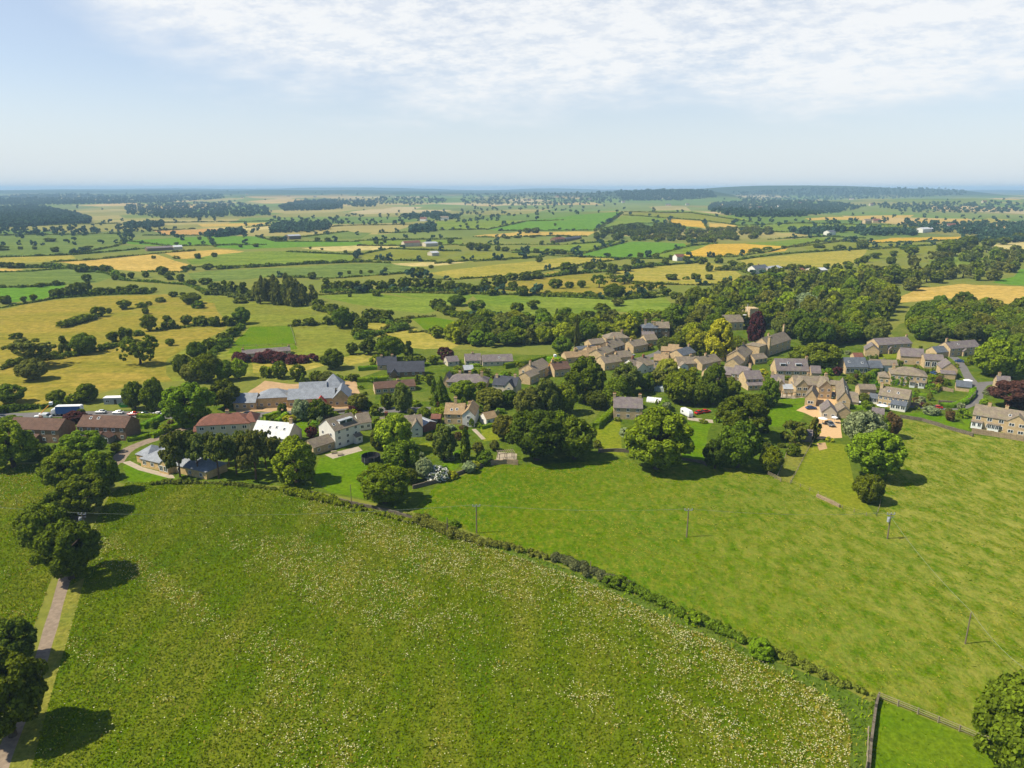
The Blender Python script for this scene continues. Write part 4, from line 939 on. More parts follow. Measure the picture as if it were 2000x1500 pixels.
H('stone_cottage', (1176, 716), (1200, 706), 7.5, 5.8, 2.2, 'stone', 'stoneslate', 'tall stone cottage with a bare sunlit gable end above the square', (3, 2), chim=[(.1, .5, 1.2), (.9, .5, 1.0)])
H('stone_outbuilding', (1130, 692), (1166, 689), 6, 2.6, 1.1, 'stone', 'slate', 'low stone outbuilding with blue-grey roof at the edge of the field', (3, 1), cat='outbuilding')
H('stone_cottage', (1155, 684), (1183, 681), 7, 3.4, 2.0, 'stone', 'stoneslate', 'small brown roofed stone cottage on the field side of the old village', (2, 1))
H('stone_cottage', (1181, 724), (1214, 719), 8, 3.6, 2.6, 'stone', 'stoneslate', 'low brown roofed stone cottage below the tall sunlit gable', (3, 1), chim=[(.3, .5, 1), (.95, .5, 1)], lwin=(1, 1))
H('stone_cottage', (1106, 710), (1160, 705), 7, 3.0, 2.2, 'stone', 'tanslate', 'low row of stone cottages with pale roofs behind the big dark tree', (4, 1), chim=[(.4, .5, .9)])
H('white_gabled_house', (1238, 731), (1276, 725), 8.5, 3.4, 3.0, 'render', 'stoneslate', 'brown roofed house with a white gable beside the weeping willow', (3, 1), chim=[(.2, .5, 1.1), (.75, .5, 1.1)], wings=[dict(at=(.05, -2), size=(.5, 6), rel=1, e=3, r=2.4, ax='y', win=(2, 1))])
H('stone_barn', (1237, 690), (1265, 685), 8, 3.8, 2.4, 'stone', 'stoneslate', 'short stone barn beside the village square', (2, 1), chim=[(.2, .5, .8)], cat='barn', lwin=(1, 1))
H('stone_cottage', (1290, 699), (1331, 702), 8, 4.0, 1.4, 'stone', 'tanslate', 'rambling stone cottage with pinkish stone roofs above the willow', (3, 1), wings=[dict(at=(.3, 4), size=(.5, 6), rel=1, e=4.6, r=1.6, ax='x'), dict(at=(.1, -3), size=(.3, 4), rel=1, e=2.6, r=1, rt='lean')])
H('stone_cottage', (1333, 707), (1358, 700), 8, 3.4, 2.4, 'stone', 'slate', 'stone cottage with grey slate roof left of the golden-green tree', (2, 1), chim=[(.95, .5, 1.0)])
H('stone_cottage', (1324, 722), (1369, 721), 8, 3.0, 2.6, 'stone', 'stoneslate', 'brown roofed stone cottage row just right of the willow', (4, 1), wings=[dict(at=(.0, -3), size=(.35, 4), rel=1, e=2.5, r=1.5, ax='y', w='render', win=(1, 1))], chim=[(.65, .5, .9)])
H('stone_cottage', (1371, 724), (1407, 716), 8, 3.2, 2.6, 'stone', 'stoneslate', 'gabled brown cottage below the golden-green tree', (2, 1), chim=[(.5, .5, 1.0)], lwin=(1, 1))
H('stone_cottage', (1454, 716), (1468, 703), 9, 4.6, 3.2, 'stone', 'stoneslate', 'stone house with a mossy roof and sunlit gable right of the golden-green tree', (3, 2), chim=[(.05, .5, 1.0), (.9, .5, 1.0)], minL=9)
H('stone_outbuilding', (1443, 723), (1456, 714), 7, 2.8, 2.6, 'stone', 'stoneslate', 'low stone outbuilding with mossy gable in front of the mossy roofed house', None, minL=7, cat='outbuilding')
H('tudor_house', (1500, 696), (1543, 681), 9, 5.4, 3.8, 'stone', 'stoneslate', 'large tan stone house with two very tall chimneys against the woodland', (4, 2), chim=[(.3, .5, 1.2), (.98, .5, 3.6)], lwin=(2, 2),
  wings=[dict(at=(-8.5, 1.0), size=(8.6, 8), e=6.2, r=1.2, ax='x', rt='flat', win=(1, 1)), dict(at=(-.7, -.6), size=(1.3, 1.3), e=10.5, r=.3, rt='flat')])
H('garden_room', (1474, 712), (1498, 709), 6, 2.7, 1.9, 'stone', 'stoneslate', 'small garden room with white glazing below the tall-chimney house', (3, 1), ww=1.6, wh=1.7, cat='outbuilding')
H('chalet_bungalow', (1516, 733), (1579, 735), 10, 2.7, 4.6, 'stone', 'purple', 'purple-grey roofed chalet with two white box dormers', (4, 1), dorm=[.22, .7], sky=[(.4, .6)], ww=2.4, chim=[(1.0, .5, .9)], cat='chalet')
H('garage', (1584, 738), (1603, 739), 7, 2.5, 2.6, 'stone', 'purple', 'garage with brown doors and purple-grey roof beside the chalet', None, wings=[], cat='garage')
H('slate_cottage', (1427, 748), (1456, 753), 8, 4.6, 3.0, 'stoned', 'purple', 'purple roofed stone house above the conifers, with a tall gable chimney', (3, 2), chim=[(.97, .5, 1.5)], wings=[dict(at=(-.75, .5), size=(.75, 7), rel=1, e=3.6, r=2.6, ax='x', roof='purple', win=(2, 1))])
H('slate_cottage', (1456, 760), (1488, 759), 7.5, 4.6, 2.8, 'stone', 'purple', 'stone house with purple roof and a brown lean-to, left of the patio house', (3, 2), wings=[dict(at=(.0, -2.4), size=(.95, 2.5), rel=1, e=2.3, r=.9, rt='lean', roof='purple', win=(3, 1))])
H('patio_house', (1550, 772), (1619, 775), 9, 5.0, 2.8, 'stone', 'stoneslate', 'large gabled stone house behind the sunny patio and lawn', None, chim=[(.45, .5, 1.2), (.95, .5, 1.2)],
  wings=[dict(at=(.0, -2.5), size=(.34, 8), rel=1, e=5.0, r=2.8, ax='y', win=(2, 2), ww=1.8), dict(at=(.62, -3.5), size=(.36, 9), rel=1, e=5.0, r=2.8, ax='y', win=(2, 2)), dict(at=(-.28, 1), size=(.28, 5), rel=1, e=2.8, r=1.4, ax='x', roof='greymetal', win=(2, 1)), dict(at=(-.45, 3), size=(.25, 8), rel=1, e=3.2, r=2.8, ax='y')])
H('annex', (1571, 791), (1593, 794), 9, 3.6, 3.0, 'stone', 'stoneslate', 'gable-fronted stone annex on the gravel drive', (1, 1), axis='y', ww=2.2, cat='annex')
H('long_barn', (1634, 797), (1659, 800), 24, 3.6, 3.6, 'stone', 'stoneslate', 'long stone barn with skylights running back from the gravel drive', (1, 2), axis='y', sky=[(.2, .5, 1), (.3, .62, 1), (.4, .5, 1), (.5, .62, 1), (.6, .5, 1)], cat='barn',
  wings=[dict(at=(.98, 3), size=(.7, 10), rel=1, e=2.4, r=1.4, rt='lean', roof='stoneslate')])
H('carport', (1604, 817), (1633, 820), 9, 2.8, 2.6, 'cream', 'purple', 'timber framed garage with green beams facing the gravel yard', (2, 1), axis='y', cat='garage')
H('stone_outbuilding', (1634, 816), (1661, 818), 7, 2.6, 2.0, 'stone', 'stoneslate', 'small stone outbuilding between the green framed garage and the grey-green tree', None, axis='y', cat='outbuilding')
H('terrace_house', (1713, 792), (1771, 802), 8, 4.7, 2.9, 'stone', 'stoneslate', 'stone terrace with white conservatory and blue-grey lower roofs', (6, 2), chim=[(.02, .4, 1.8)], sky=[(.3, .5), (.62, .45)],
  wings=[dict(at=(.48, -3), size=(.5, 3.05), rel=1, e=2.5, r=1.1, rt='lean', roof='slate', w='render', win=(3, 1), ww=1.6, wh=1.5), dict(at=(-.36, 1.5), size=(.36, 4), rel=1, e=2.5, r=1, rt='lean', roof='slate', w='render', win=(3, 1), ww=1.4, wh=1.5)])
H('stone_outbuilding', (1678, 771), (1710, 772), 5, 2.6, 1.6, 'stone', 'stoneslate', 'low stone range with brown roof between the long barn and the terrace', None, cat='outbuilding')
HALL = H('ivy_hall', (1737, 752), (1808, 758), 11, 5.2, 2.8, 'stone', 'stoneslate', 'broad brown roofed stone house with ivy and white bay windows', (6, 2), rt='hip', chim=[(.1, .6, .7)],
  wings=[dict(at=(-.3, 1.5), size=(.3, 8), rel=1, e=3, r=2, ax='x', rt='hip', win=(2, 1)), dict(at=(.54, -1.3), size=(.14, 1.4), rel=1, e=2.6, r=.5, rt='lean', w='white', win=(2, 1), wh=1.6), dict(at=(.78, -1.3), size=(.16, 1.4), rel=1, e=2.6, r=.5, rt='lean', w='white', win=(2, 1), wh=1.6)])
for x0, wd, hh in ((.3, 1.6, 4.6), (2.2, 1.2, 3.0), (6.2, 2.2, 4.7), (14.9, 2.6, 4.4), (4.1, .9, 4.2)):
    rg = np.random.default_rng(int(x0 * 10)); C = np.stack([x0 + rg.random(18) * wd, -.05 + 0 * rg.random(18), rg.random(18) * hh], -1)
    V, Fq = leafmass(C, np.full(18, .38), 500, .13, rg, core=.6, center=np.array([x0, 3, 2])); link('ivy', np_mesh('ivy', V, Fq, [M['leaf_h']]), HALL)
H('slate_barn', (1651, 731), (1694, 731), 9, 3.6, 3.6, 'stone', 'slate', 'converted barn with a large blue-grey slate roof', (5, 1), ww=1.6, wh=2.0, sky=[(.2, .5), (.78, .4)], cat='barn', wings=[dict(at=(.97, 1), size=(.75, 7), rel=1, e=3, r=2.6, ax='x', win=(3, 1)), dict(at=(1.0, 5), size=(1.6, 6), rel=1, e=3.2, r=1.6, ax='x', w='render', roof='stoneslate')])
H('stone_cottage', (1689, 696), (1716, 698), 9, 3.6, 2.6, 'stone', 'purple', 'gable-fronted stone cottage with grey roof below the long woodland house', None, axis='y')
H('long_house', (1714, 692), (1779, 687), 9, 5.0, 2.7, 'stone', 'purple', 'long stone house with purple-grey roof in front of the small clearing', (5, 2), chim=[(1.0, .5, .8)], wings=[dict(at=(.28, -1.2), size=(.13, 1.4), rel=1, e=2.6, r=1.2, ax='y', door=(1.2, 2.1, 'wooddoor'))])
H('stone_barn', (1757, 711), (1803, 714), 9, 4.4, 3.2, 'stone', 'purple', 'plain stone barn with purple-grey roof behind the ivy-covered house', (2, 1), cat='barn')
H('stone_barn', (1804, 719), (1842, 721), 8, 4.4, 2.0, 'stone', 'purple', 'stone barn with tall white arched glass doors and a blue car outside', (3, 1), ww=2.2, wh=2.6, cat='barn')
H('stone_cottage', (1837, 737), (1868, 739), 10, 4.4, 2.8, 'stone', 'purple', 'gable-fronted stone cottage beside the lane bend', (2, 1), axis='y', wings=[dict(at=(-.1, -3), size=(.9, 3), rel=1, e=2.6, r=1.0, rt='lean', roof='purple')])
H('long_house', (1854, 697), (1912, 692), 8, 4.4, 2.8, 'stone', 'purple', 'long stone house at the wood edge with an arched porch and chimney', (5, 2), chim=[(.05, .5, 1.6)], sky=[(.35, .5)], wings=[dict(at=(-.38, 1), size=(.38, 7), rel=1, e=2.6, r=2.4, ax='x', roof='slate'), dict(at=(.38, -1.4), size=(.18, 1.5), rel=1, e=2.8, r=1.2, ax='y', door=(1.3, 2.1))])
H('garden_pavilion', (1866, 763), (1896, 766), 6, 2.2, 1.9, 'stone', 'slate', 'low slate roofed pavilion behind the curved clipped hedge', None, cat='pavilion')
TER = H('terrace_house', (1896, 834), (2034, 856), 9, 5.0, 2.9, 'stone', 'stoneslate', 'stone terrace with white windows on the right edge, above the pasture wall', (6, 2), ww=1.6, wh=1.4, chim=[(.2, .5, 1.0), (.45, .5, 1.0)], sky=[(.52, .4)],
  wings=[dict(at=(.5, -1.4), size=(.28, 6), rel=1, e=5.0, r=2.4, ax='y', win=(2, 2), ww=1.7), dict(at=(.0, -1.2), size=(.16, 1.3), rel=1, e=2.5, r=.4, rt='lean', w='white', win=(2, 1), wh=1.6), dict(at=(.24, -.9), size=(.16, 1), rel=1, e=2.5, r=.3, rt='lean', w='white', win=(3, 1), wh=1.7)])
H('stone_lodge', (1946, 762), (1972, 764), 7, 3.2, 2.6, 'stone', 'purple', 'small purple roofed lodge with chimney beside the copper beech', (1, 1), chim=[(.2, .5, 1.2)])
H('slate_cottage', (1198, 818), (1254, 820), 9, 4.6, 2.9, 'stone', 'purple', 'stone cottage with purple-grey roof behind the big round tree', (3, 2), chim=[(.02, .5, 1.3), (.92, .5, 1.2)])
H('garden_shed', (1566, 862), (1585, 864), 4.5, 2.5, 1.3, 'greyboard', 'purple', 'weathered grey shed at the edge of the gravel yard', None, cat='shed')
H('stone_cottage', (1150, 701), (1178, 698), 7, 3.4, 2.2, 'stone', 'tanslate', 'pale roofed stone cottage left of the tall sunlit gable', (2, 1), chim=[(.2, .5, .9)])
H('stone_cottage', (1208, 712), (1236, 709), 7, 3.6, 2.4, 'stone', 'stoneslate', 'stone cottage on the near side of the village square', (3, 1), chim=[(.9, .5, .9)])
H('stone_cottage', (1410, 706), (1434, 703), 7, 3.4, 2.4, 'stone', 'stoneslate', 'stone cottage in the shade right of the golden-green tree', (2, 1), chim=[(.1, .5, .9)])
H('stone_outbuilding', (1384, 744), (1406, 742), 6, 3.0, 2.2, 'stone', 'purple', 'purple roofed outbuilding left of the purple roofed stone house', (2, 1), cat='outbuilding')
H('stone_outbuilding', (1620, 760), (1650, 764), 4, 2.4, 1.4, 'stone', 'stoneslate', 'low roadside stone building behind the long barn', None, cat='outbuilding')
H('stone_outbuilding', (1702, 818), (1725, 821), 5, 2.4, 1.6, 'stone', 'purple', 'low purple roofed building behind the silvery whitebeam', None, cat='outbuilding')
H('stone_cottage', (1276, 716), (1304, 718), 7, 3.4, 2.4, 'stone', 'tanslate', 'pale roofed cottage directly above the weeping willow', (3, 1), chim=[(.85, .5, .9)])
H('stone_cottage', (1262, 676), (1284, 674), 7, 3.4, 2.4, 'stone', 'stoneslate', 'small cottage below the grey stone manor', (2, 1))
H('stone_cottage', (1505, 762), (1530, 764), 7, 3.8, 2.6, 'stone', 'purple', 'stone cottage squeezed left of the patio house', (2, 1), chim=[(.1, .5, 1)])
H('stone_outbuilding', (1668, 706), (1686, 706), 5, 2.4, 1.6, 'stone', 'redtile', 'small red roofed garden building below the wood', None, cat='outbuilding')
H('stone_cottage', (1700, 722), (1752, 724), 6, 2.8, 1.8, 'render', 'stoneslate', 'low white-walled range behind the slate roofed barn', (4, 1))
H('white_cottage', (702, 842), (726, 838), 7, 3.0, 2.6, 'render', 'stoneslate', 'white cottage glimpsed between the tall villa and the lime green tree', (2, 1))
# church
def church():
    A = at(1452, 645); root = empty('church', (A[0], A[1], A[2]), .12); tag(root, 'pale stone church tower with a flagpole rising out of the woodland', 'church')
    m = MB().box(0, 5.5, 0, 5.5, -1, 10); 
    for k in range(4):
        for a, b in ((0, 0), (0, 5), (0, 0), (5, 0)): pass
    for i in range(4):
        c = i * 1.5 + .1
        m.box(c, c + .8, -.05, .3, 10.003, 10.8).box(c, c + .8, 5.2, 5.55, 10.003, 10.8).box(-.05, .3, c + .01, c + .79, 10.003, 10.79).box(5.2, 5.55, c + .01, c + .79, 10.003, 10.79)
    m.build('tower', M['stone'], root)
    q = MB().tube([(2.7, 2.7, 9.9), (2.7, 2.7, 16)], [.16, .09], 6); q.build('flagpole', M['white'], root)
    MB().lathe([(1.1, 9.6), (1.1, 9.7)], 16, (0, 0)).build('clock_face', M['white'], root)
    o = root.children[-1]; o.rotation_euler = (math.pi / 2, 0, 0); o.location = (2.7, 9.56, 8.2)
    for u in (2.1,): MB().box(u, u + 1.3, -.06, .03, 4.0, 6.2).build('belfry_window', M['door'], root)
    B, r = block(root, -14, .6, 14, 8, 5.2, 3.8, 'x', 'gable', 'stone', 'stoneslate'); autowin(root, B, 5.2, 'f', 4, 1, 1.1, 2.6, z1=1.4)
church()
for a_, b_, r_ in ((1440, 650, 13), (1446, 662, 10), (1436, 668, 8), (1456, 652, 9)):
    q_ = at(a_, b_); FOOT.append((q_[0], q_[1], r_))
# far farms
H('farmhouse', (1474, 535), (1500, 533), 9, 5.5, 3, 'render', 'slate', 'white farmhouse among sheds in the valley right of centre', (3, 2), minL=16, chim=[(.5, .5, 1)], cat='farmhouse')
H('farm_barn', (1500, 534), (1528, 531), 12, 4.5, 2, 'cream', 'greymetal', 'pale farm shed right beside the white farmhouse', None, cat='barn')
H('farm_barn', (1588, 536), (1616, 535), 14, 4.2, 1.8, 'cream', 'paleroof', 'white-roofed farm barn alone by the hedgerow right of centre', (3, 1), cat='barn')
H('farm_barn', (1548, 534), (1572, 533), 10, 3.2, 1.8, 'brick', 'redtile', 'low red roofed farm sheds between the white farmhouse and the lone barn', None, cat='barn')
H('farmhouse', (790, 482), (822, 481), 10, 6, 3, 'cream', 'redtile', 'cream farmhouse with reddish roof at the stubble field in mid-valley', (3, 2), cat='farmhouse')
H('farm_barn', (832, 482), (856, 481), 16, 5, 2, 'cream', 'greymetal', 'pale barn right of the cream mid-valley farmhouse', None, cat='barn')
H('farm_barn', (565, 468), (588, 467), 14, 6, 2, 'stoned', 'greymetal', 'dark farm shed with pale roof beside a small copse', None, cat='barn')
H('farm_barn', (288, 491), (338, 488), 14, 4, 2, 'stoned', 'purple', 'long dark farm sheds at the edge of the big barley field', None, cat='barn')
H('farm_barn', (340, 488), (357, 487), 14, 4, 2, 'cream', 'paleroof', 'pale farm shed at the edge of the big barley field', None, cat='barn')
H('farm_barn', (1106, 472), (1136, 466), 14, 4, 2, 'stoned', 'darkslate', 'dark roofed farm range below the hill fields', None, cat='barn')
H('farmhouse', (1084, 474), (1104, 472), 10, 5, 3, 'brick', 'redtile', 'red brick farmhouse beside the dark farm range', (3, 2), cat='farmhouse')
H('farmhouse', (1322, 510), (1338, 509), 9, 5, 3, 'render', 'redtile', 'white farmhouse in trees below the bright wheat field', (2, 2), cat='farmhouse')
H('farm_barn', (1802, 455), (1824, 453), 14, 7, 3, 'render', 'paleroof', 'white farm buildings far off on the right', None, cat='barn')
H('farmhouse', (1620, 460), (1632, 459), 12, 6, 3, 'render', 'slate', 'tiny white farmhouse on the far hedge line right of the wood', None, cat='farmhouse')
H('farm_barn', (844, 500), (858, 499), 10, 4, 2, 'cream', 'paleroof', 'small pale shed in the trees at the olive field', None, cat='barn')
H('long_bungalow', (474, 700), (568, 692), 7, 2.2, 1.5, 'cream', 'purple', 'long low bungalow behind the copper hedge', (6, 1), chim=[(.02, .5, .8), (.98, .5, .8)], cat='bungalow')
# ------------------------------------------------------------------ vehicles and yard things
M['carglass'] = plain('car_glass', (.02, .025, .03), .06, .6, var=.2)
M['lamp_'] = plain('headlamp', (.7, .7, .68), .15, .5, var=.1)
def paint(n, c): M[n] = plain(n + '_paint', c, .3, .5, var=.08); return n
for n, c in dict(red=(.5, .015, .015), silver=(.45, .47, .5), whitecar=(.75, .75, .75), darkcar=(.03, .035, .045), bluecar=(.02, .06, .17), greycar=(.1, .11, .12), greencar=(.03, .07, .06), yellow=(.6, .28, .02), skipgreen=(.03, .28, .05), lorryblue=(.03, .1, .33)).items(): paint(n, c)
def loft(xs, prof):
    """car hull: per station x a (half width, z low, z high) -> closed mesh with rounded shoulders"""
    m = MB(); v = []; k = 8
    for x, (w, z0, z1) in zip(xs, prof):
        v += [(x, -w * .92, z0), (x, -w, z0 + (z1 - z0) * .3), (x, -w * .97, z0 + (z1 - z0) * .8), (x, -w * .8, z1), (x, w * .8, z1), (x, w * .97, z0 + (z1 - z0) * .8), (x, w, z0 + (z1 - z0) * .3), (x, w * .92, z0)]
    f = [(i * k + j, i * k + (j + 1) % k, (i + 1) * k + (j + 1) % k, (i + 1) * k + j) for i in range(len(xs) - 1) for j in range(k)]
    n = len(xs); f += [tuple(range(k - 1, -1, -1)), tuple((n - 1) * k + j for j in range(k))]
    return m.add(v, f)
def car(px, py, rz, col, label, van=False, L=4.3):
    Pw = at(px, py); root = empty('parked_van' if van else 'parked_car', (Pw[0], Pw[1], Pw[2]), rz); s = L / 4.3
    if van:
        xs = [-2.2, -2.15, -.2, 1.0, 1.5, 2.15, 2.2]; pr = [(.85, .4, 1.9), (.92, .32, 2.1), (.95, .3, 2.15), (.94, .3, 2.1), (.92, .3, 1.3), (.88, .35, 1.0), (.8, .42, .85)]
        loft(xs, pr).build('body', M[col], root)
        loft([.75, 1.05, 1.6], [(.955, 1.3, 1.95), (.955, 1.25, 2.0), (.85, 1.2, 1.3)]).build('windscreen', M['carglass'], root)
    else:
        loft([-2.15, -2.05, -1.3, 0, 1.1, 1.9, 2.12], [(.72, .42, .8), (.84, .32, .95), (.88, .26, .98), (.89, .25, .97), (.88, .26, .92), (.82, .32, .82), (.66, .42, .68)]).build('body', M[col], root)
        loft([-1.75, -1.15, -.2, .45, 1.1], [(.72, .85, .98), (.74, .86, 1.36), (.74, .86, 1.42), (.73, .86, 1.36), (.72, .84, .95)]).build('windows', M['carglass'], root)
        loft([-1.15, -.9, -.1, .42], [(.6, 1.3, 1.38), (.62, 1.34, 1.445), (.62, 1.38, 1.465), (.6, 1.32, 1.39)]).build('roof', M[col], root)
    for x in (-1.3, 1.3):
        for y in (-.86, .86):
            w = MB().lathe([(.31, -.1), (.33, -.06), (.33, .06), (.31, .1)], 14).build('wheel', M['tyre'], root); w.location = (x, y, .33); w.rotation_euler = (math.pi / 2, 0, 0)
            h = MB().lathe([(.19, -.12), (.19, .12)], 10).build('rim', M['metal'], w)
    for y in (-.6, .6): MB().box(2.0, 2.16 if not van else 2.22, y - .16, y + .16, .6, .74).build('headlight', M['lamp_'], root)
    root.scale = (s, s, s); return tag(root, label, 'van' if van else 'car')
car(4, 817, .1, 'darkcar', 'dark car on the main road at the far left edge')
car(90, 817, .05, 'whitecar', 'white van on the main road behind the leftmost brick terrace', True)
car(197, 807, 3.1, 'silver', 'silver car on the main road behind the skylit brick terrace')
car(231, 808, 3.1, 'whitecar', 'white car on the main road beside the red car')
car(260, 811, 3.1, 'red', 'red car on the main road left of the spreading tree')
car(281, 811, 3.1, 'greencar', 'dark green car parked just right of the red car')
car(307, 811, 3.1, 'whitecar', 'white car half hidden by the big tree at the road')
car(486, 810, .05, 'darkcar', 'dark car on the road behind the red roofed terrace')
car(880, 703, .1, 'whitecar', 'white van parked beyond the garden trees left of centre', True, 5)
car(1223, 697, .3, 'darkcar', 'dark car in front of the village house with the shaded front')
car(1232, 695, .3, 'silver', 'silver car in front of the village house with the shaded front')
car(1254, 703, .2, 'darkcar', 'black car on the village square by the clipped round tree')
car(1366, 808, .5, 'red', 'red car on the paved parking area, left of its neighbour')
car(1378, 806, .4, 'red', 'second red car on the paved parking area, right of its neighbour')
car(1584, 799, .1, 'bluecar', 'dark blue car on the gravel by the gabled annex')
car(1629, 778, .6, 'greencar', 'dark green car in the shade beside the long barn')
car(1621, 831, -1.5, 'greycar', 'dark grey car on the gravel yard facing the camera', L=5)
car(1825, 731, -1.4, 'bluecar', 'blue car in front of the arched glass barn doors')
car(1873, 707, 2.6, 'bluecar', 'bright blue car on the lane below the long wood-edge house')
car(1829, 798, 3.0, 'red', 'dark red car on the road below the curved hedge')
car(1212, 700, .3, 'bluecar', 'blue car at the left of the cars by the village square')
def lorry():
    Pw = at(140, 811); root = empty('lorry', Pw, .08); tag(root, 'lorry with white roof and blue side curtain on the main road', 'lorry')
    MB().box(-5, 4, -1.25, 1.25, 1.0, 3.9).build('cargo_box', M['lorryblue'], root)
    MB().box(-5.05, 4.05, -1.3, 1.3, 3.903, 4.02).build('roof', M['white'], root)
    MB().box(4.003, 4.3, -1.2, 1.2, .95, 3.85).build('bulkhead', M['white'], root)
    loft([-6.9, -6.8, -6.0, -5.25], [(1.1, .6, 1.9), (1.2, .5, 2.7), (1.22, .5, 3.2), (1.22, .5, 3.2)]).build('cab', M['white'], root)
    MB().box(-6.93, -6.7, -1.0, 1.0, 1.9, 2.7).build('windscreen', M['carglass'], root)
    MB().box(-5.2, 4, -.5, .5, .7, .997).build('chassis', M['tyre'], root)
    for x in (-6, -3, 1.5, 2.7):
        for y in (-1.05, 1.05):
            w = MB().lathe([(.48, -.15), (.5, -.1), (.5, .1), (.48, .15)], 14).build('wheel', M['tyre'], root); w.location = (x, y, .5); w.rotation_euler = (math.pi / 2, 0, 0)
lorry()
def cabin():
    Pw = at(226, 790); root = empty('site_cabin', Pw, .1); tag(root, 'pale grey site cabin with flat roof behind the roadside trees', 'cabin')
    B, _ = block(root, -4.5, 0, 9, 3, 2.7, .1, 'x', 'flat', 'metal', 'white', -.3); autowin(root, B, 2.7, 'f', 3, 1, 1.4, 1.0, dr=1)
cabin()
def skip():
    Pw = at(243, 795); root = empty('waste_skip', Pw, .15); tag(root, 'green waste skip on the building site by the road', 'skip')
    m = MB(); m.add([(-1.2, -.9, .1), (1.2, -.9, .1), (1.2, .9, .1), (-1.2, .9, .1), (-1.9, -1, 1.5), (1.9, -1, 1.5), (1.9, 1, 1.5), (-1.9, 1, 1.5)], [(3, 2, 1, 0), (0, 1, 5, 4), (1, 2, 6, 5), (2, 3, 7, 6), (3, 0, 4, 7)])
    m.build('bin', M['skipgreen'], root); MB().box(-1.5, 1.5, -.85, .85, .9, 1.1).build('rubble', M['greyboard'], root)
skip()
def caravan():
    Pw = at(1341, 812); root = empty('caravan', Pw, -1.2); tag(root, 'white caravan with a sloping front on the paved parking area', 'caravan')
    m = loft([-2.8, -2.7, 2.2, 2.75, 2.9], [(1.0, .6, 2.5), (1.12, .45, 2.65), (1.12, .45, 2.65), (1.1, .45, 1.9), (1.0, .6, 1.5)]); m.build('body', M['whitecar'], root)
    MB().box(2.52, 2.62, -.8, .8, 1.5, 1.95).build('front_window', M['carglass'], root)
    for y in (-1.13, 1.1): MB().box(-1.8, -.7, y, y + .03, 1.35, 1.95).build('side_window', M['carglass'], root)
    for y in (-1.0, 1.0):
        w = MB().lathe([(.32, -.1), (.32, .1)], 12).build('wheel', M['tyre'], root); w.location = (-.2, y, .32); w.rotation_euler = (math.pi / 2, 0, 0)
    MB().tube([(2.8, 0, .5), (4.0, 0, .5)], .07, 6).build('tow_bar', M['metal'], root)
caravan()
def trampoline():
    Pw = at(725, 903); root = empty('trampoline', Pw); tag(root, 'round black trampoline with safety net on the bright lawn', 'trampoline')
    MB().lathe([(2.9, .8), (2.9, .9)], 24).build('mat', M['tyre'], root)
    n = MB(); k = 28
    M['net'] = M.get('net') or plain('safety_net', (.035, .035, .04), .9, .1)
    v = [(3.0 * math.cos(2 * math.pi * i / k), 3.0 * math.sin(2 * math.pi * i / k), z) for z in (.9, 2.5) for i in range(k)]
    n.add(v, [(i, (i + 1) % k, (i + 1) % k + k, i + k) for i in range(k)]); n.build('net', M['net'], root)
    n2 = MB(); n2.lathe([(3.05, .72), (3.05, .92)], 24); n2.build('skirt', M['tyre'], root)
    for i in range(6):
        a = i * math.pi / 3; MB().tube([(3.02 * math.cos(a), 3.02 * math.sin(a), 0), (3.02 * math.cos(a), 3.02 * math.sin(a), 2.55)], .05, 5).build('leg', M['metal'], root)
trampoline()
def parasol(px, py, label, r=1.7):
    Pw = at(px, py); root = empty('parasol', Pw); tag(root, label, 'parasol')
    MB().lathe([(r, 2.2), (r * .55, 2.5), (.05, 2.75)], 8).build('canopy', M['white'], root); MB().tube([(0, 0, 0), (0, 0, 2.5)], .04, 5).build('pole', M['metal'], root); MB().lathe([(.35, 0), (.3, .12)], 8).build('base', M['metal'], root)
parasol(1674, 795, 'white parasol beside the long barn'); parasol(1722, 802, 'white parasol in front of the stone terrace conservatory', 2.2)
parasol(1889, 752, 'white parasol by the lane above the curved hedge', 2.0); parasol(1606, 828, 'white parasol left of the dark grey car'); parasol(1629, 826, 'white parasol right of the dark grey car', 1.2)
def greenhouse(p1, p2, d, e, r, label, round_=False):
    A = at(*p1); Bq = at(*p2); dd = Bq - A; L = math.hypot(dd[0], dd[1]); root = empty('polytunnel' if round_ else 'greenhouse', A, math.atan2(dd[1], dd[0])); tag(root, label, 'greenhouse')
    if round_:
        m = MB(); k = 9; v = [(x, d / 2 - d / 2 * math.cos(math.pi * i / k), e * math.sin(math.pi * i / k)) for x in (0, L) for i in range(k + 1)]
        m.add(v, [(i + 1, i, i + k + 1, i + k + 2) for i in range(k)] + [tuple(range(k + 1)), tuple(range(2 * k + 1, k, -1))]); m.build('cover', M['white'], root)
        for x in np.linspace(0, L, 7): MB().tube([(x, d / 2 - (d / 2 + .03) * math.cos(math.pi * i / k), (e + .03) * math.sin(math.pi * i / k)) for i in range(k + 1)], .04, 4).build('hoop', M['metal'], root)
    else:
        block(root, 0, 0, L, d, e, r, 'x', 'gable', 'clear', 'clear', -.1, .02, .05)
        for x in np.linspace(0, L, 5): MB().tube([(x, -.02, 0), (x, -.02, e), (x, d / 2, e + r + .1), (x, d + .02, e), (x, d + .02, 0)], .05, 4).build('frame', M['white'], root)
greenhouse((1278, 764), (1296, 766), 4, 1.9, 1.2, 'small glass greenhouse in the kitchen garden')
greenhouse((1262, 785), (1290, 788), 4, 1.7, 1, 'low white polytunnel beside the kitchen garden', True)
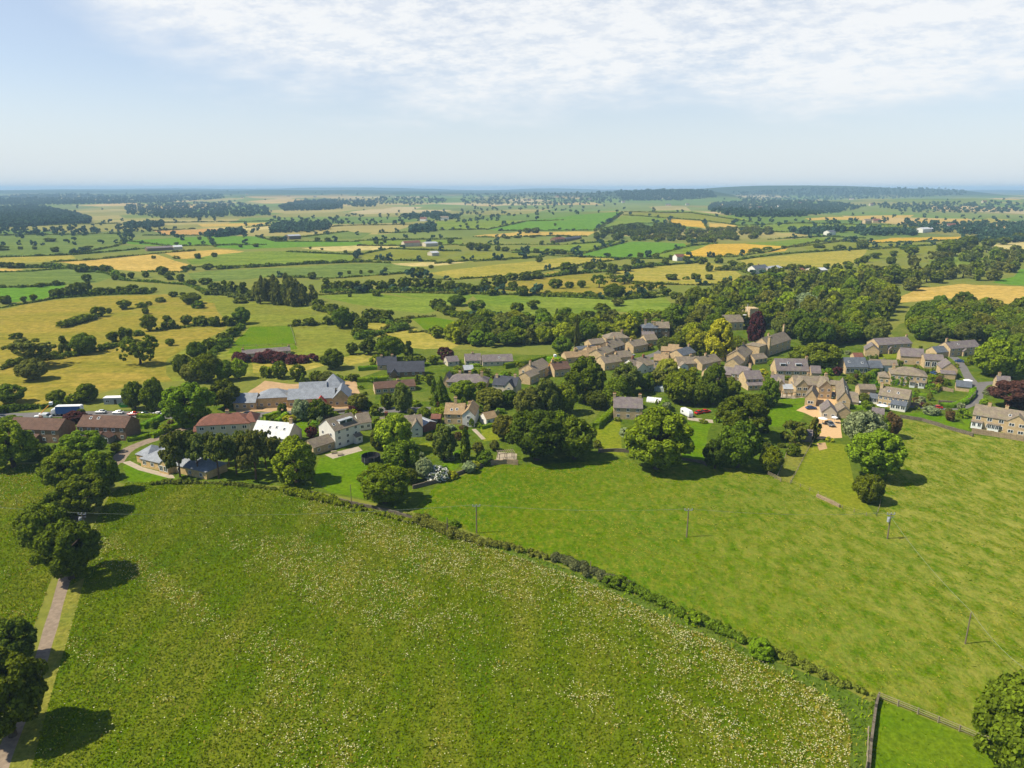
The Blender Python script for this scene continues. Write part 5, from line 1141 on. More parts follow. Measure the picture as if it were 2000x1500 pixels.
def boom(px, py, rz, label, a=.9, L=9):
    Pw = at(px, py); root = empty('boom_lift', Pw, rz); tag(root, label, 'boom lift')
    MB().box(-1.3, 1.3, -.9, .9, .5, 1.3).build('chassis', M['whitecar'], root)
    for x in (-.9, .9):
        for y in (-.95, .95):
            w = MB().lathe([(.4, -.14), (.4, .14)], 12).build('wheel', M['tyre'], root); w.location = (x, y, .4); w.rotation_euler = (math.pi / 2, 0, 0)
    e = (L * math.cos(a), 0, 1.3 + L * math.sin(a)); MB().tube([(0, 0, 1.2), e], [.28, .2], 6).build('boom', M['yellow'], root)
    MB().box(e[0] - .2, e[0] + .9, -.8, .8, e[2] - .3, e[2] + .7).build('basket', M['whitecar'], root)
boom(1064, 733, .2, 'yellow boom lift raised beside the white-gabled stone house', 1.05, 9)
boom(76, 818, .4, 'small yellow boom lift on the road behind the leftmost terrace', .75, 6)
def benchset(px, py, label):
    Pw = at(px, py); root = empty('garden_table', Pw, .3); tag(root, label, 'table')
    MB().box(-.9, .9, -.45, .45, .7, .77).build('tabletop', M['rail'], root)
    for y in (-.85, .85): MB().box(-.9, .9, y - .15, y + .15, .42, .47).build('bench', M['rail'], root)
    for x in (-.7, .7): MB().box(x - .05, x + .05, -.85, .85, .25, .33).box(x - .05, x + .05, -.3, .3, 0, .697).build('leg', M['rail'], root)
benchset(652, 885, 'wooden picnic table on the terrace of the tall white house'); benchset(664, 889, 'wooden picnic table at the terrace edge by the lawn')
benchset(1555, 775, 'garden table on the sunny patio')
def pergola(px, py, label):
    Pw = at(px, py); root = empty('pergola', Pw, .25); tag(root, label, 'pergola')
    for x in (-2.4, 0, 2.4):
        for y in (-1.3, 1.3): MB().box(x - .09, x + .09, y - .09, y + .09, -.2, 2.3).build('post', M['rail'], root)
    for y in (-1.3, 1.3): MB().box(-2.8, 2.8, y - .07, y + .07, 2.303, 2.47).build('beam', M['rail'], root)
    for k in range(9): MB().box(-2.6 + k * .65 - .04, -2.6 + k * .65 + .04, -1.7, 1.7, 2.473, 2.6).build('rafter', M['rail'], root)
pergola(988, 896, 'weathered timber pergola on the paving left of the huge dark trees')
pergola(1541, 776, 'timber pergola at the left of the sunny patio house')
# poles and lines
def pole(px, pb, pt, kind, label, r=.16):
    Pw = at(px, pb); h = height_to(Pw, px, pt); root = empty('utility_pole', Pw); tag(root, label, 'utility pole')
    MB().tube([(0, 0, -.5), (.0, 0, h)], [r * 1.15, r * .85], 8).build('shaft', M['pole'], root)
    if kind >= 1:
        MB().box(-1.0, 1.0, -.07, .07, h - .3, h - .14).build('crossarm', M['metal'], root)
        for x in (-.9, 0, .9): MB().lathe([(.09, h - .14), (.12, h + .05), (.06, h + .3)], 7, (x, 0)).build('insulator', M['steel'], root)
    if kind == 2:
        MB().lathe([(.34, h - 2.2), (.38, h - 2.0), (.38, h - 1.2), (.3, h - 1.0)], 12, (-.5, -.2)).build('transformer', M['steel'], root)
        MB().box(-.9, .9, -.06, .06, h - 1.0, h - .86).build('lower_crossarm', M['metal'], root)
    return Vector((Pw[0], Pw[1], Pw[2] + h))
t0 = pole(168, 1050, 1003, 2, 'utility pole with a transformer among the trackside trees')
t1 = pole(931, 1041, 987, 1, 'utility pole with bright insulators in the hedge between meadow and pasture')
t2 = pole(1341, 1049, 995, 1, 'utility pole standing alone in the middle of the pasture')
t3 = pole(1733, 1052, 1003, 2, 'utility pole with a transformer below the mown paddock')
t4 = pole(1885, 1257, 1196, 0, 'plain wooden pole leaning in the right of the pasture', .12)
pole(874, 1046, 1010, 0, 'short dark post at the meadow end of the hedge', .12); pole(687, 990, 946, 0, 'thin post at the wall below the shaded lawn', .1); pole(1153, 1120, 1096, 0, 'short post in the scrubby middle of the field hedge', .11)
t5 = Vector(at(2010, 1370)) + Vector((0, 0, 5)); tl = Vector(at(-300, 1010)) + Vector((0, 0, 9))
def wire(a, b, sag, label, off=0, r=.013):
    o = Vector((off, 0, .2)); pts = [a.lerp(b, i / 16) + o + Vector((0, 0, -sag * 4 * (i / 16) * (1 - i / 16))) for i in range(17)]
    tag(MB().tube(pts, r, 4).build('power_line', M['wire']), label, 'cable')
for off, nm in ((-.9, 'left'), (0, 'middle'), (.9, 'right')):
    wire(t0, t1, 1.6, f'{nm} power line wire from the trackside pole to the hedge pole', off); wire(t1, t2, 1.0, f'{nm} power line wire from the hedge pole to the mid-pasture pole', off)
    wire(t2, t3, 1.0, f'{nm} power line wire from the mid-pasture pole to the paddock pole', off); wire(tl, t0, 1.2, f'{nm} power line wire across the far left meadow', off)
wire(t3 - Vector((0, 0, 1)), t4, 1.0, 'pale service cable from the paddock pole to the plain wooden pole', 0, .032); wire(t4, t5, 1.2, 'pale service cable from the plain wooden pole into the corner tree', 0, .032)
# walls, fences
wall('560,958 615,966 690,985 760,1000 820,1018 868,1042', .85, .5, 'drystone', 'dark dry stone wall between the flower meadow and the shaded lawn')
wall('806,955 845,945 880,934 920,918 958,906', 1.2, .5, 'drystone', 'dark dry stone wall between the pasture and the cottage gardens')
wall('958,908 990,906 1012,908', 1.6, .5, 'drypale', 'pale garden retaining wall left of the big dark trees')
wall('1168,884 1200,882 1232,884', 1.2, .5, 'drystone', 'low stone wall under the dry garden lawn')
wall('1757,816 1800,822 1850,838 1893,850 1900,853', 1.3, .5, 'drystone', 'dry stone wall along the top of the pasture below the green lawn')
wall('1897,846 1940,852 2000,862 2080,872 2200,890', 1.9, .5, 'drypale', 'pale retaining wall under the terrace at the right edge')
wall('1595,970 1615,979 1640,991', .9, .7, 'drypale', 'tumbled pale stone wall at the foot of the mown paddock')
wall('1697,1500 1700,1460 1704,1430 1710,1385 1715,1366', 1.1, .5, 'drystone', 'dry stone wall beside the small paddock in the lower right corner')
wall('1690,770 1720,780 1760,788 1800,795', 1.3, .4, 'drypale', 'stone wall along the village road below the hedges')
wall('1832,789 1870,793 1893,786 1905,772', 1.8, .5, 'drystone', 'curved stone retaining wall below the clipped hedge')
wall('1820,765 1840,762 1862,766', 1.5, .4, 'drypale', 'curved pale wall round the circular terrace')
wall('1420,736 1460,740 1500,745 1545,752 1575,757', 1.6, .4, 'drypale', 'stone garden wall along the lane above the patio house')
wall('690,803 640,808 570,808', .9, .4, 'drypale', 'low pale wall beside the road below the golden hall')
wall('1380,910 1372,905 1330,898', 1, .4, 'drystone', 'stone wall in shade between the two big tree groups')
fence('1716,1364 1760,1382 1810,1402 1860,1423 1905,1442 1960,1464', 1.25, 3, 2.6, 'wooden post and rail fence along the small paddock')
fence('1543,945 1555,925 1570,895 1588,863', 1.2, 2, 2.6, 'thin wire fence between the rough strip and the mown paddock', 'wire_fence', .06, .025)
fence('1518,934 1530,905 1545,862', 1.2, 2, 2.6, 'dark fence along the left side of the rough strip', 'wire_fence', .06, .03)
fence('1500,928 1515,935 1525,941', 1.2, 3, 2, 'short rail fence at the corner of the rough strip', 'post_and_rail_fence')
fence('1692,1500 1694,1460 1695,1432', 1.3, 2, 2.2, 'short pale rail fence beside the lower corner wall')
fence('1545,944 1590,962 1640,992 1700,1010 1712,1008', 1.1, 2, 3, 'thin wire fence along the foot of the mown paddock', 'wire_fence', .06, .02)
fence('1712,1008 1718,990 1720,975', 1.1, 2, 3, 'thin wire fence beside the dark bush at the paddock corner', 'wire_fence', .06, .02)
fence('567,638 573,655 578,675', 1.3, 2, 6, 'fence between the two pony paddocks', 'post_and_rail_fence')
fence('450,678 500,677 577,674', 1.3, 2, 6, 'fence along the front of the yellow pony paddock', 'post_and_rail_fence')
# ------------------------------------------------------------------ trees close to the camera: x, base row, width, height (photo px)
T = px_tree
g = 'trees along the farm track'
T(118, 1020, 74, 66, 'o', 'd', 'dark tree half hidden behind the middle of the track row', g); T(186, 940, 70, 62, 'o', 'm', 'leafy tree in the upper part of the track row beside the lawn', g); T(60, 1062, 60, 58, 'o', 'd', 'small dark tree on the outer side of the track row', g); T(130, 925, 60, 52, 'o', 'm', 'low leafy tree on the meadow side near the top of the track row', g)
T(163, 905, 96, 66, 'o', 'm', 'green round tree at the top of the farm track, beside the stone bungalow drive', g)
T(130, 965, 98, 88, 'o', 'd', 'broad dark tree on the meadow side of the track row, second from the top', g)
T(205, 965, 66, 88, 'o', 'm', 'upright tree casting shade on the bungalow lawn', g)
T(165, 1012, 112, 88, 'o', 'd', 'rounded tree in the middle of the track row, above the transformer pole', g)
T(90, 1085, 108, 108, 'o', 'd', 'dark tree leaning to the far left meadow, beside the transformer pole', g)
T(140, 1140, 128, 130, 'o', 'd', 'nearest tree of the track row, where the bare track comes out', g)
T(28, 918, 105, 100, 't', 'm', 'tall leafy tree in front of the leftmost brick terrace', g); T(78, 895, 50, 32, 'b', 'd', 'dark bush at the foot of the leftmost brick terrace')
T(105, 905, 46, 25, 'b', 'd', 'low dark bush between the leftmost terrace and the track trees')
T(20, 1315, 120, 105, 'o', 'k', 'very dark tree on the left edge beyond the track', g); T(25, 1455, 165, 190, 'o', 'd', 'big nearest tree on the left edge, overhanging the track', g)
T(1985, 1560, 210, 240, 'o', 'm', 'big dark leafy tree filling the lower right corner', None, leaf='leaf_d')
row('shaded pines beside the stone bungalow', 'pines beside the bungalow', '352,932,66,94 388,930,62,84 428,934,68,90 462,926,60,80 500,936,80,100 335,915,46,72 538,922,50,74 410,910,50,70 478,910,56,74 372,912,48,72 448,912,50,66 520,915,54,76', 'n', 'n')
T(580, 948, 104, 98, 't', 'g', 'fresh green tree at the meadow edge right of the pines')
T(752, 990, 112, 88, 'o', 'g', 'loose spreading tree over the wall between lawn and pasture', leaf='leaf_m')
T(770, 888, 82, 84, 'o', 'l', 'bright lime green tree in front of the hidden white cottage')
T(786, 926, 74, 70, 'o', 'd', 'dark tree right of the trampoline lawn'); T(742, 880, 42, 50, 't', 'o', 'pale olive tree left of the lime green tree')
T(868, 902, 54, 72, 't', 'n', 'grey-green birch-like tree in the striped garden'); T(909, 906, 28, 78, 'f', 'd', 'narrow dark conifer column in the cottage garden')
T(946, 908, 40, 32, 'b', 'd', 'round dark bush beside the pale retaining wall'); T(830, 938, 40, 48, 'o', 's', 'silvery green shrub tree beside the white flowering shrub')
T(852, 938, 58, 30, 'b', 'd', 'shrub covered in white blossom on the pasture edge', leaf='petal')
T(800, 945, 40, 34, 'b', 'd', 'dark bush behind the wall left of the white blossom')
row('garden trees below the long bungalow', 'garden trees in the middle of the village', '757,800,32,42,o,d 788,806,44,62,t,n 862,792,44,62,c,d 848,770,18,40,c,d 905,780,56,40,o,m 958,798,64,44,o,o 992,795,44,36,o,d 700,802,44,36,o,o 893,800,24,16,b,h 862,812,36,22,b,m 828,812,30,20,b,d 940,762,26,22,o,m 985,742,26,20,b,h 838,752,22,28,o,m 815,750,16,22,c,d 720,800,26,18,b,d 735,812,32,30,t,m 712,834,36,34,o,n 742,838,30,28,o,d')
row('small trees between golden hall and cream terrace', 'garden trees by the golden hall', '590,822,40,46,o,s 622,824,46,46,o,d 552,810,20,30,o,d 566,826,32,20,o,y 608,856,28,28,o,b 640,808,30,22,b,d 688,815,30,26,b,b 540,822,28,14,b,d 652,818,26,16,b,m')
T(1048, 906, 130, 112, 'o', 'k', 'huge very dark round tree at the top edge of the pasture, left one of two'); T(1122, 902, 86, 92, 'o', 'd', 'huge dark round tree at the top edge of the pasture, right one of two')
T(985, 862, 52, 56, 'o', 'o', 'olive tree left of the huge dark pair'); T(1030, 822, 58, 70, 'o', 'n', 'dull green tree behind the huge dark pair'); T(1066, 816, 62, 82, 't', 'n', 'tall dull green tree left of the big dark village tree')
T(1104, 810, 56, 66, 'o', 'm', 'mid green tree at the foot of the big dark village tree'); T(1035, 798, 28, 44, 't', 's', 'silver-leaved tree among the dull green ones'); T(1095, 880, 50, 80, 't', 'm', 'green tree rising behind the gap of the huge dark pair')
T(1142, 790, 88, 96, 'o', 'd', 'big dark domed tree in front of the old village cottages'); T(1165, 800, 46, 42, 'o', 'k', 'dark small tree under the big domed village tree')
T(1205, 800, 66, 66, 't', 'd', 'dark upright tree left of the slate roofed cottage'); T(1222, 772, 62, 66, 'o', 'n', 'dull green tree before the white gabled house'); T(1260, 765, 42, 40, 'o', 'd', 'dark tree between the white gabled house and the kitchen garden')
T(1280, 762, 40, 40, 'o', 'n', 'grey-green tree under the willow'); T(1302, 738, 50, 42, 'w', 'w', 'yellow-green weeping willow above the kitchen garden')
T(1282, 925, 152, 134, 'o', 'g', 'very big fresh green tree in front of the slate roofed cottage', leaf='leaf_m')
T(1330, 790, 80, 70, 'o', 'm', 'broad green tree behind the caravan'); T(1392, 792, 60, 84, 't', 'k', 'very dark dense tree behind the red cars'); T(1425, 780, 46, 46, 'o', 'd', 'dark tree under the purple roofed stone house')
T(1362, 794, 50, 54, 'o', 'd', 'dark tree just above the red cars')
T(1448, 862, 112, 98, 'o', 'd', 'big domed tree left of the sunny lawn'); T(1440, 918, 92, 100, 'o', 'd', 'big dark tree nearest the pasture left of the rough strip'); T(1396, 918, 54, 62, 'o', 'k', 'dark tree at the left end of the pasture-edge group')
T(1504, 926, 50, 56, 'o', 'm', 'small round tree at the right end of the pasture-edge group'); T(1500, 795, 44, 58, 't', 'd', 'dense dark tree beside the patio house'); T(1480, 800, 36, 40, 'o', 'd', 'dark tree between the big domed tree and the patio house'); T(1517, 778, 16, 40, 'c', 'd', 'slim conifer at the patio corner')
T(1590, 858, 30, 54, 't', 'o', 'slim olive tree at the left of the gravel yard'); T(1552, 866, 44, 44, 'p', 'o', 'open apple-like tree on the lawn left of the gravel yard'); T(1548, 890, 30, 28, 'b', 'd', 'dark bush at the top of the rough strip')
T(1682, 880, 86, 84, 'o', 's', 'silvery whitebeam right of the gravel yard'); T(1706, 940, 122, 106, 'o', 'm', 'large green tree at the head of the mown paddock'); T(1694, 984, 64, 62, 'o', 'd', 'round dark tree at the lower end of the mown paddock'); T(1738, 856, 40, 54, 'o', 'd', 'dark tree right of the silvery whitebeam', leaf='leaf_r'); T(1715, 870, 46, 60, 'o', 'm', 'green tree behind the silvery whitebeam')
T(1403, 704, 66, 84, 't', 'y', 'bright golden-green tree towering over the village'); T(1126, 688, 15, 76, 'f', 'n', 'tall slim poplar at the left end of the old village')
T(1475, 672, 40, 66, 't', 'b', 'dark copper tree right of the church tower'); T(1995, 805, 130, 66, 'o', 'b', 'broad copper beech on the right edge above the terrace')
T(1600, 722, 84, 58, 'o', 'd', 'broad dark tree behind the chalet with dormers'); T(1560, 716, 50, 42, 'o', 'd', 'dark tree beside the tall-chimney house')
T(1938, 738, 82, 80, 'o', 'g', 'bright green tree at the wood edge by the lane'); T(1975, 740, 70, 70, 'o', 'm', 'green tree on the right edge above the copper beech'); T(1725, 664, 20, 22, 'o', 'y', 'small bright yellow tree beside the clearing')
T(1635, 733, 22, 22, 'o', 'b', 'small copper tree beside the chalet garage'); T(1605, 738, 26, 20, 'b', 'h', 'bright round bush beside the chalet garage'); T(1360, 690, 50, 52, 'o', 'm', 'green tree left of the golden-green tree', leaf='leaf_y'); T(1330, 685, 44, 40, 'o', 'd', 'dark tree right of the manor'); T(1300, 692, 40, 36, 'o', 'n', 'dull tree between manor and square')
T(1256, 702, 8, 10, 'o', 'd', 'clipped round tree on the village square'); T(1440, 690, 40, 36, 'o', 'd', 'dark tree right of the golden-green tree')
row('garden shrubs along the right-hand village road', 'garden shrubs at the right', '1660,748,26,16,b,m 1672,740,22,20,b,m 1690,752,24,30,o,d 1700,745,20,22,b,h 1815,760,14,14,b,h 1823,768,12,9,b,h 1790,800,12,10,b,m 1802,794,14,12,b,b 1818,810,34,20,b,s 1812,800,22,18,o,n 1855,822,24,26,o,r 1852,808,18,14,o,n 1880,816,26,22,b,h 1876,800,18,18,o,s 1923,790,20,14,b,h 1930,770,22,14,b,s 1948,730,24,16,b,h 1685,786,24,24,b,n 1694,800,30,20,b,d 1650,798,16,16,b,m 1620,862,16,12,b,y 1636,812,14,14,o,m 1530,730,18,18,b,m 1490,735,22,18,b,y 1470,742,20,16,b,m 1503,744,24,14,b,m 1745,725,22,16,o,m 1755,716,20,18,o,d 1830,706,20,18,o,m 1640,800,20,14,b,d 1896,712,20,24,o,m')
row('shrubs around the old village', 'shrubs in the old village', '1130,684,22,16,b,s 1155,676,24,14,b,m 1172,668,20,22,o,g 1210,668,26,16,b,m 1236,662,14,10,b,y 1245,676,24,10,b,y 1190,660,30,26,o,d 1226,655,34,30,o,m 1085,708,18,10,b,y 1222,708,14,8,b,m 1290,740,26,22,b,n 1250,752,16,12,b,y 1330,696,12,14,b,m 1370,700,26,20,b,d 1420,700,26,22,b,d 1316,782,26,24,b,d 1300,800,30,22,b,m 1194,793,14,12,b,h 1206,822,14,10,b,d 1240,868,30,12,b,d 1236,894,20,10,b,m 1096,712,26,16,o,m 1058,712,20,12,b,m 1022,722,24,16,b,m 992,740,22,18,o,m 1000,756,20,16,b,r 945,734,26,18,b,m 925,748,24,12,b,m 898,742,26,24,o,m 884,738,20,16,b,d')
# woods behind the village, tree by tree
fill('trees in the wood behind the church', 'trees of the wood behind the church', '1330,602 1400,578 1480,552 1560,540 1660,536 1720,540 1790,540 1795,560 1745,585 1730,630 1708,676 1655,690 1600,682 1550,664 1500,652 1480,690 1440,690 1420,660 1380,690 1330,672 1315,650', 190, (11, 18), (11, 18), 'ooott', 'dddmmmnngook', .42, 3)
fill('trees in the wood on the right edge', 'trees of the wood on the right edge', '1770,640 1790,622 1870,600 1940,610 2000,612 2120,630 2120,705 1990,690 1930,672 1850,676 1800,668', 95, (10, 15), (11, 17), 'oot', 'ddmmno', .42, 4)
fill('trees in the belt above the old village', 'trees of the belt above the old village', '870,668 920,640 1010,630 1100,634 1180,638 1250,632 1310,628 1310,650 1250,656 1180,664 1120,666 1060,672 960,678 905,676', 90, (8, 13), (9, 15), 'oott', 'ddmmng', .42, 5)
fill('trees in the hillside belt', 'trees of the hillside belt', '1660,545 1770,522 1830,494 1900,488 1960,492 2060,505 2000,530 1945,550 1880,552 1800,556 1740,570', 64, (10, 15), (11, 18), 'oop', 'ddnnmo', .45, 6)
T(1060, 672, 38, 30, 'w', 'w', 'pale yellow-green willow in the belt above the old village'); T(1100, 674, 50, 46, 'o', 'g', 'fresh green tree left of the slim poplar'); T(1098, 694, 44, 38, 'o', 'm', 'round green tree at the field edge below the slim poplar')
T(1420, 600, 40, 40, 't', 'g', 'pale green tree standing out above the church'); T(1570, 612, 60, 44, 'o', 's', 'pale blossoming tree in the middle of the big wood'); T(1500, 572, 30, 36, 't', 'b', 'purple-leaved tree in the big wood')
T(1310, 655, 30, 50, 'c', 'k', 'dark conifer beside the manor'); T(1345, 625, 40, 50, 'c', 'd', 'dark conifer at the left end of the big wood'); T(1380, 612, 36, 46, 'c', 'n', 'dull conifer near the left end of the big wood')
# mid-valley left
row('field trees on the dry pastures', 'field trees at the left', '31,662,28,15,b,d 67,716,80,54,p,n 64,744,62,46,o,n 128,692,27,46,t,d 165,692,54,44,o,d 222,668,28,27,o,d 246,667,36,36,o,d 270,656,26,14,b,d 275,711,62,52,p,d 333,675,20,19,o,m 293,647,38,38,o,d 330,643,34,34,t,d 365,634,26,24 392,637,32,26 420,638,32,26 446,637,30,26 472,634,40,36 456,657,28,24 436,670,30,26 412,684,34,30 386,704,42,40 360,738,44,50 405,748,66,62,o,m 376,748,48,42,o,n 440,745,46,44,o,m 467,742,40,44,o,g 22,790,60,42,o,d 112,788,40,28,o,d 172,786,48,40,t,d 143,790,34,26,o,m 265,800,48,58,o,d 303,805,58,68,t,m 372,838,110,96,o,m 440,800,62,60,o,d 193,619,30,27,o,d 213,612,13,14 243,604,32,23 276,600,22,12,b 291,596,13,10,b 314,590,22,12,b 285,613,16,16 339,580,20,15 357,577,13,9 374,594,40,24 388,602,26,18,b 147,825,50,24,b,b 158,818,24,26,o,d 20,830,50,20,b,m')
row('hedgerow trees by the left crop fields', 'hedgerow trees at the left', '110,582,28,24 132,580,28,26 150,578,32,34 170,576,30,34 195,576,26,20 215,575,24,18 236,574,24,20 258,574,30,24 280,574,24,18 301,570,14,12 12,594,30,22 47,590,15,15 66,587,16,16 5,562,12,8,b 43,562,12,8,b 80,561,22,12 110,558,16,14 170,550,20,20 225,547,14,15 241,545,12,16 257,544,16,17 285,542,15,15 318,537,28,22 332,547,26,20 354,550,20,20 374,557,24,15 160,532,32,22 205,530,26,17 142,526,16,13 185,528,16,12 40,524,20,15 20,524,22,16 5,522,20,14 95,522,34,13 70,523,16,10 387,505,16,14 419,502,14,12 172,488,24,11 108,492,22,13 68,487,12,8 40,487,12,8 5,489,26,12,b 98,472,30,10 157,496,12,7,b 360,528,16,12,o 378,528,14,11 407,527,24,16 345,505,14,7,b')
fill('trees in the tall valley wood', 'trees of the tall valley wood', '490,590 520,578 560,576 615,584 618,592 580,599 540,599 510,595', 26, (15, 20), (9, 12), 'ft', 'nn', .4, 7)
row('trees in the dark belt across the valley', 'trees of the valley belt', '420,572,28,28 438,573,28,32,t 455,576,30,34,t 475,578,30,34,t 492,585,26,26 640,570,30,34,t 660,572,28,30 680,572,30,32 700,570,30,28,t 722,571,30,32 745,570,28,28 765,568,30,30,t 790,566,32,32 812,566,28,28,t 835,566,30,30 858,566,28,26,t 880,568,30,26 900,568,28,22 820,543,26,22 610,545,22,18 735,578,24,16,o,m 402,556,30,18 470,592,28,14,b 920,574,30,26 948,560,28,22,t 975,562,34,30 1002,566,24,22 1020,578,32,26 1048,571,16,12 960,577,24,16 1025,548,28,22 1000,548,30,20 1050,545,26,18 1085,564,32,26 1112,563,20,18 1136,562,20,20 1170,562,30,28,p 1195,550,28,20,p 1220,554,32,22,p 1245,570,30,24,p 1270,567,18,18 1290,570,20,22,p 1110,536,38,28 1150,528,30,22 1175,526,24,18 1195,534,28,26 1224,530,26,18 1200,584,50,32,o,k 1206,598,30,18,o,n 1150,580,30,14,b 1090,578,26,10,b 1070,577,22,12,b 1240,580,26,14 1270,582,26,14 1300,578,26,20')
row('trees along the crooked mid-valley hedges', 'crooked hedge trees', '622,602,28,24 648,608,32,20 672,618,28,26,o,m 688,636,34,34 706,646,36,34 722,628,34,32 742,627,32,30 758,630,34,32 790,642,34,26 700,660,34,24 668,642,44,44,o,d 580,635,20,16 605,636,32,20 640,634,22,22 575,637,12,8,b 650,722,52,42 688,693,28,30 720,694,38,38 752,682,34,36 762,706,62,54,o,m 797,694,26,36,t 735,715,30,26,b,m 892,598,40,24 932,607,38,24 855,604,36,26 877,616,32,26 906,624,30,22 926,630,28,20 950,636,28,18 853,660,36,30,o,m 985,650,44,34,o,n 945,655,32,24,b,m 1010,612,30,28,o,d 1042,604,30,24,o,d 1052,612,10,8 1088,614,9,15,t 1112,616,14,9,b 1175,624,38,36,o,d 1150,618,26,14,b 683,580,10,9 548,740,38,38,o,d 582,744,38,36,o,d 520,738,34,30,o,m 592,750,16,26,c,d 618,748,32,30,o,d 640,752,40,28,o,n 660,756,32,24,o,m 690,745,26,20,o,d 870,708,38,34,o,b 848,712,30,24,o,m 820,715,30,26,o,d 800,712,28,24,o,d')
row('hedgerow trees right of centre', 'field trees right of centre', '1282,504,18,12,o 1188,502,12,11 1240,518,22,20 1250,502,18,12 1270,522,22,14 1300,518,18,18 1310,508,14,14 1340,510,18,14 1370,516,26,18 1404,514,20,22,t 1430,522,24,18 1384,530,20,22,t 1416,528,16,14 1312,547,32,16,o,d 1340,546,14,9,b 1358,546,26,16,o,d 1385,546,20,14,o,d 1448,526,24,18,o,g 1465,524,14,14 1543,526,16,14 1562,525,16,12 1614,525,18,14 1475,494,30,12,b 1500,490,24,10,b 1425,500,18,7,b 1530,486,12,9 1600,484,24,10,b 1684,486,28,20,o,d 1640,488,26,12,b 1596,474,10,9 1628,470,10,8 1632,540,22,14 1655,524,24,18 1680,520,28,22 1690,512,22,18 1710,505,26,16 1740,516,24,20 1745,500,20,14 1780,498,30,22,o,d 1775,488,38,12,b 1850,500,46,34,o,d 1888,488,42,30,o,d 1930,482,28,22,o,d 1830,512,34,26,p,n 1960,478,30,20,o,d 1990,470,30,20 1560,572,22,22 1348,580,24,18,o,d 1320,585,30,20,o,d 1366,575,20,12')
fill('trees in the dark plantation', 'trees of the dark plantation', '1158,470 1165,458 1200,446 1260,442 1330,444 1345,452 1300,462 1220,470', 110, (9, 13), (11, 16), 'o', 'dkk', .35, 8)
fill('trees in the lighter plantation', 'trees of the lighter plantation', '1230,470 1310,461 1350,452 1440,446 1500,447 1512,456 1480,466 1400,474 1330,475', 130, (8, 11), (11, 15), 'o', 'nndm', .35, 9)
row('copse trees at the hill foot', 'copse trees at the hill foot', '920,488,22,20,o,d 936,490,26,20,o,d 950,490,20,18,o,d 972,490,14,14 987,491,18,12 1012,493,9,8 1030,492,9,7 1047,494,16,12 1065,497,20,10 1085,496,24,13 1100,497,16,12 1053,512,16,14,o,d 975,508,10,8 878,515,14,12 842,524,12,9 820,535,22,18 1030,455,20,13 1046,455,18,14 1015,454,10,8 1084,441,7,7 911,440,7,6 892,434,6,4 1080,477,12,10 1058,478,12,11 1110,465,16,8 1090,464,14,8 1040,464,16,7 1010,465,20,7 990,466,18,7 880,476,16,12 860,478,12,8 790,480,10,9 752,474,12,10 735,476,14,9 640,472,14,11 620,470,14,9 545,470,28,11 535,470,18,11 500,482,18,9 470,483,12,8 390,468,10,8 430,455,14,9 395,458,12,6,b 345,478,12,7 300,505,12,8 705,535,8,11 682,535,10,9 753,530,10,11 724,533,12,8 675,495,10,9 606,486,8,6 629,488,8,5')
# garden bushes kept clear of the houses
def garden_fill(desc, group, poly, n, seed):
    rg = random.Random(seed); A = np.array(parse(poly)); L = []; x0, y0 = A.min(0); x1, y1 = A.max(0); tries = 0
    while len(L) < n and tries < n * 50:
        tries += 1; x = rg.uniform(x0, x1); y = rg.uniform(y0, y1)
        if not inside(A, np.array([x]), np.array([y]))[0]: continue
        Pw = at(x, y)
        if any(math.hypot(Pw[0] - a, Pw[1] - b) < r for a, b, r in FOOT): continue
        if any(inside(w, Pw[:1], Pw[1:2])[0] for k in ('road', 'gravel', 'lawn', 'patio', 'track', 'drylawn', 'pasture', 'meadow') for w in WORLD.get(k, [])): continue
        L.append((x, Pw, rg.uniform(2, 5), rg.uniform(1.4, 4.2), rg.choice('ddmmnohgsr')))
    L.sort(key=lambda q: q[0])
    for i, (x, Pw, w, h, t) in enumerate(L): tree_at(Pw, w, h, 'b' if h < 3.4 else 'o', t, f'{ordn(i)} from left of the {desc}', group, w / mpp(Pw), name='bush')
garden_fill('bushes in the middle village gardens', 'bushes in the middle gardens', '690,800 700,760 760,715 900,706 1090,706 1110,740 1130,790 1000,830 975,890 930,925 880,935 820,930 780,900 700,860', 85, 21)
garden_fill('bushes in the upper village gardens', 'bushes in the upper gardens', '1130,700 1250,668 1320,700 1400,715 1480,690 1560,690 1700,690 1850,680 1900,720 1860,760 1800,790 1700,770 1600,750 1500,760 1400,740 1300,735 1200,740', 85, 22)
garden_fill('bushes in the lower village gardens', 'bushes in the lower gardens', '1130,870 1200,830 1300,770 1380,760 1480,770 1530,790 1540,860 1500,915 1400,900 1250,890', 30, 23)
garden_fill('bushes in the western gardens', 'bushes in the western gardens', '0,880 120,880 240,868 300,830 380,815 560,815 690,806 700,870 640,880 560,880 480,880 400,880 330,870 240,900 130,905', 38, 24)
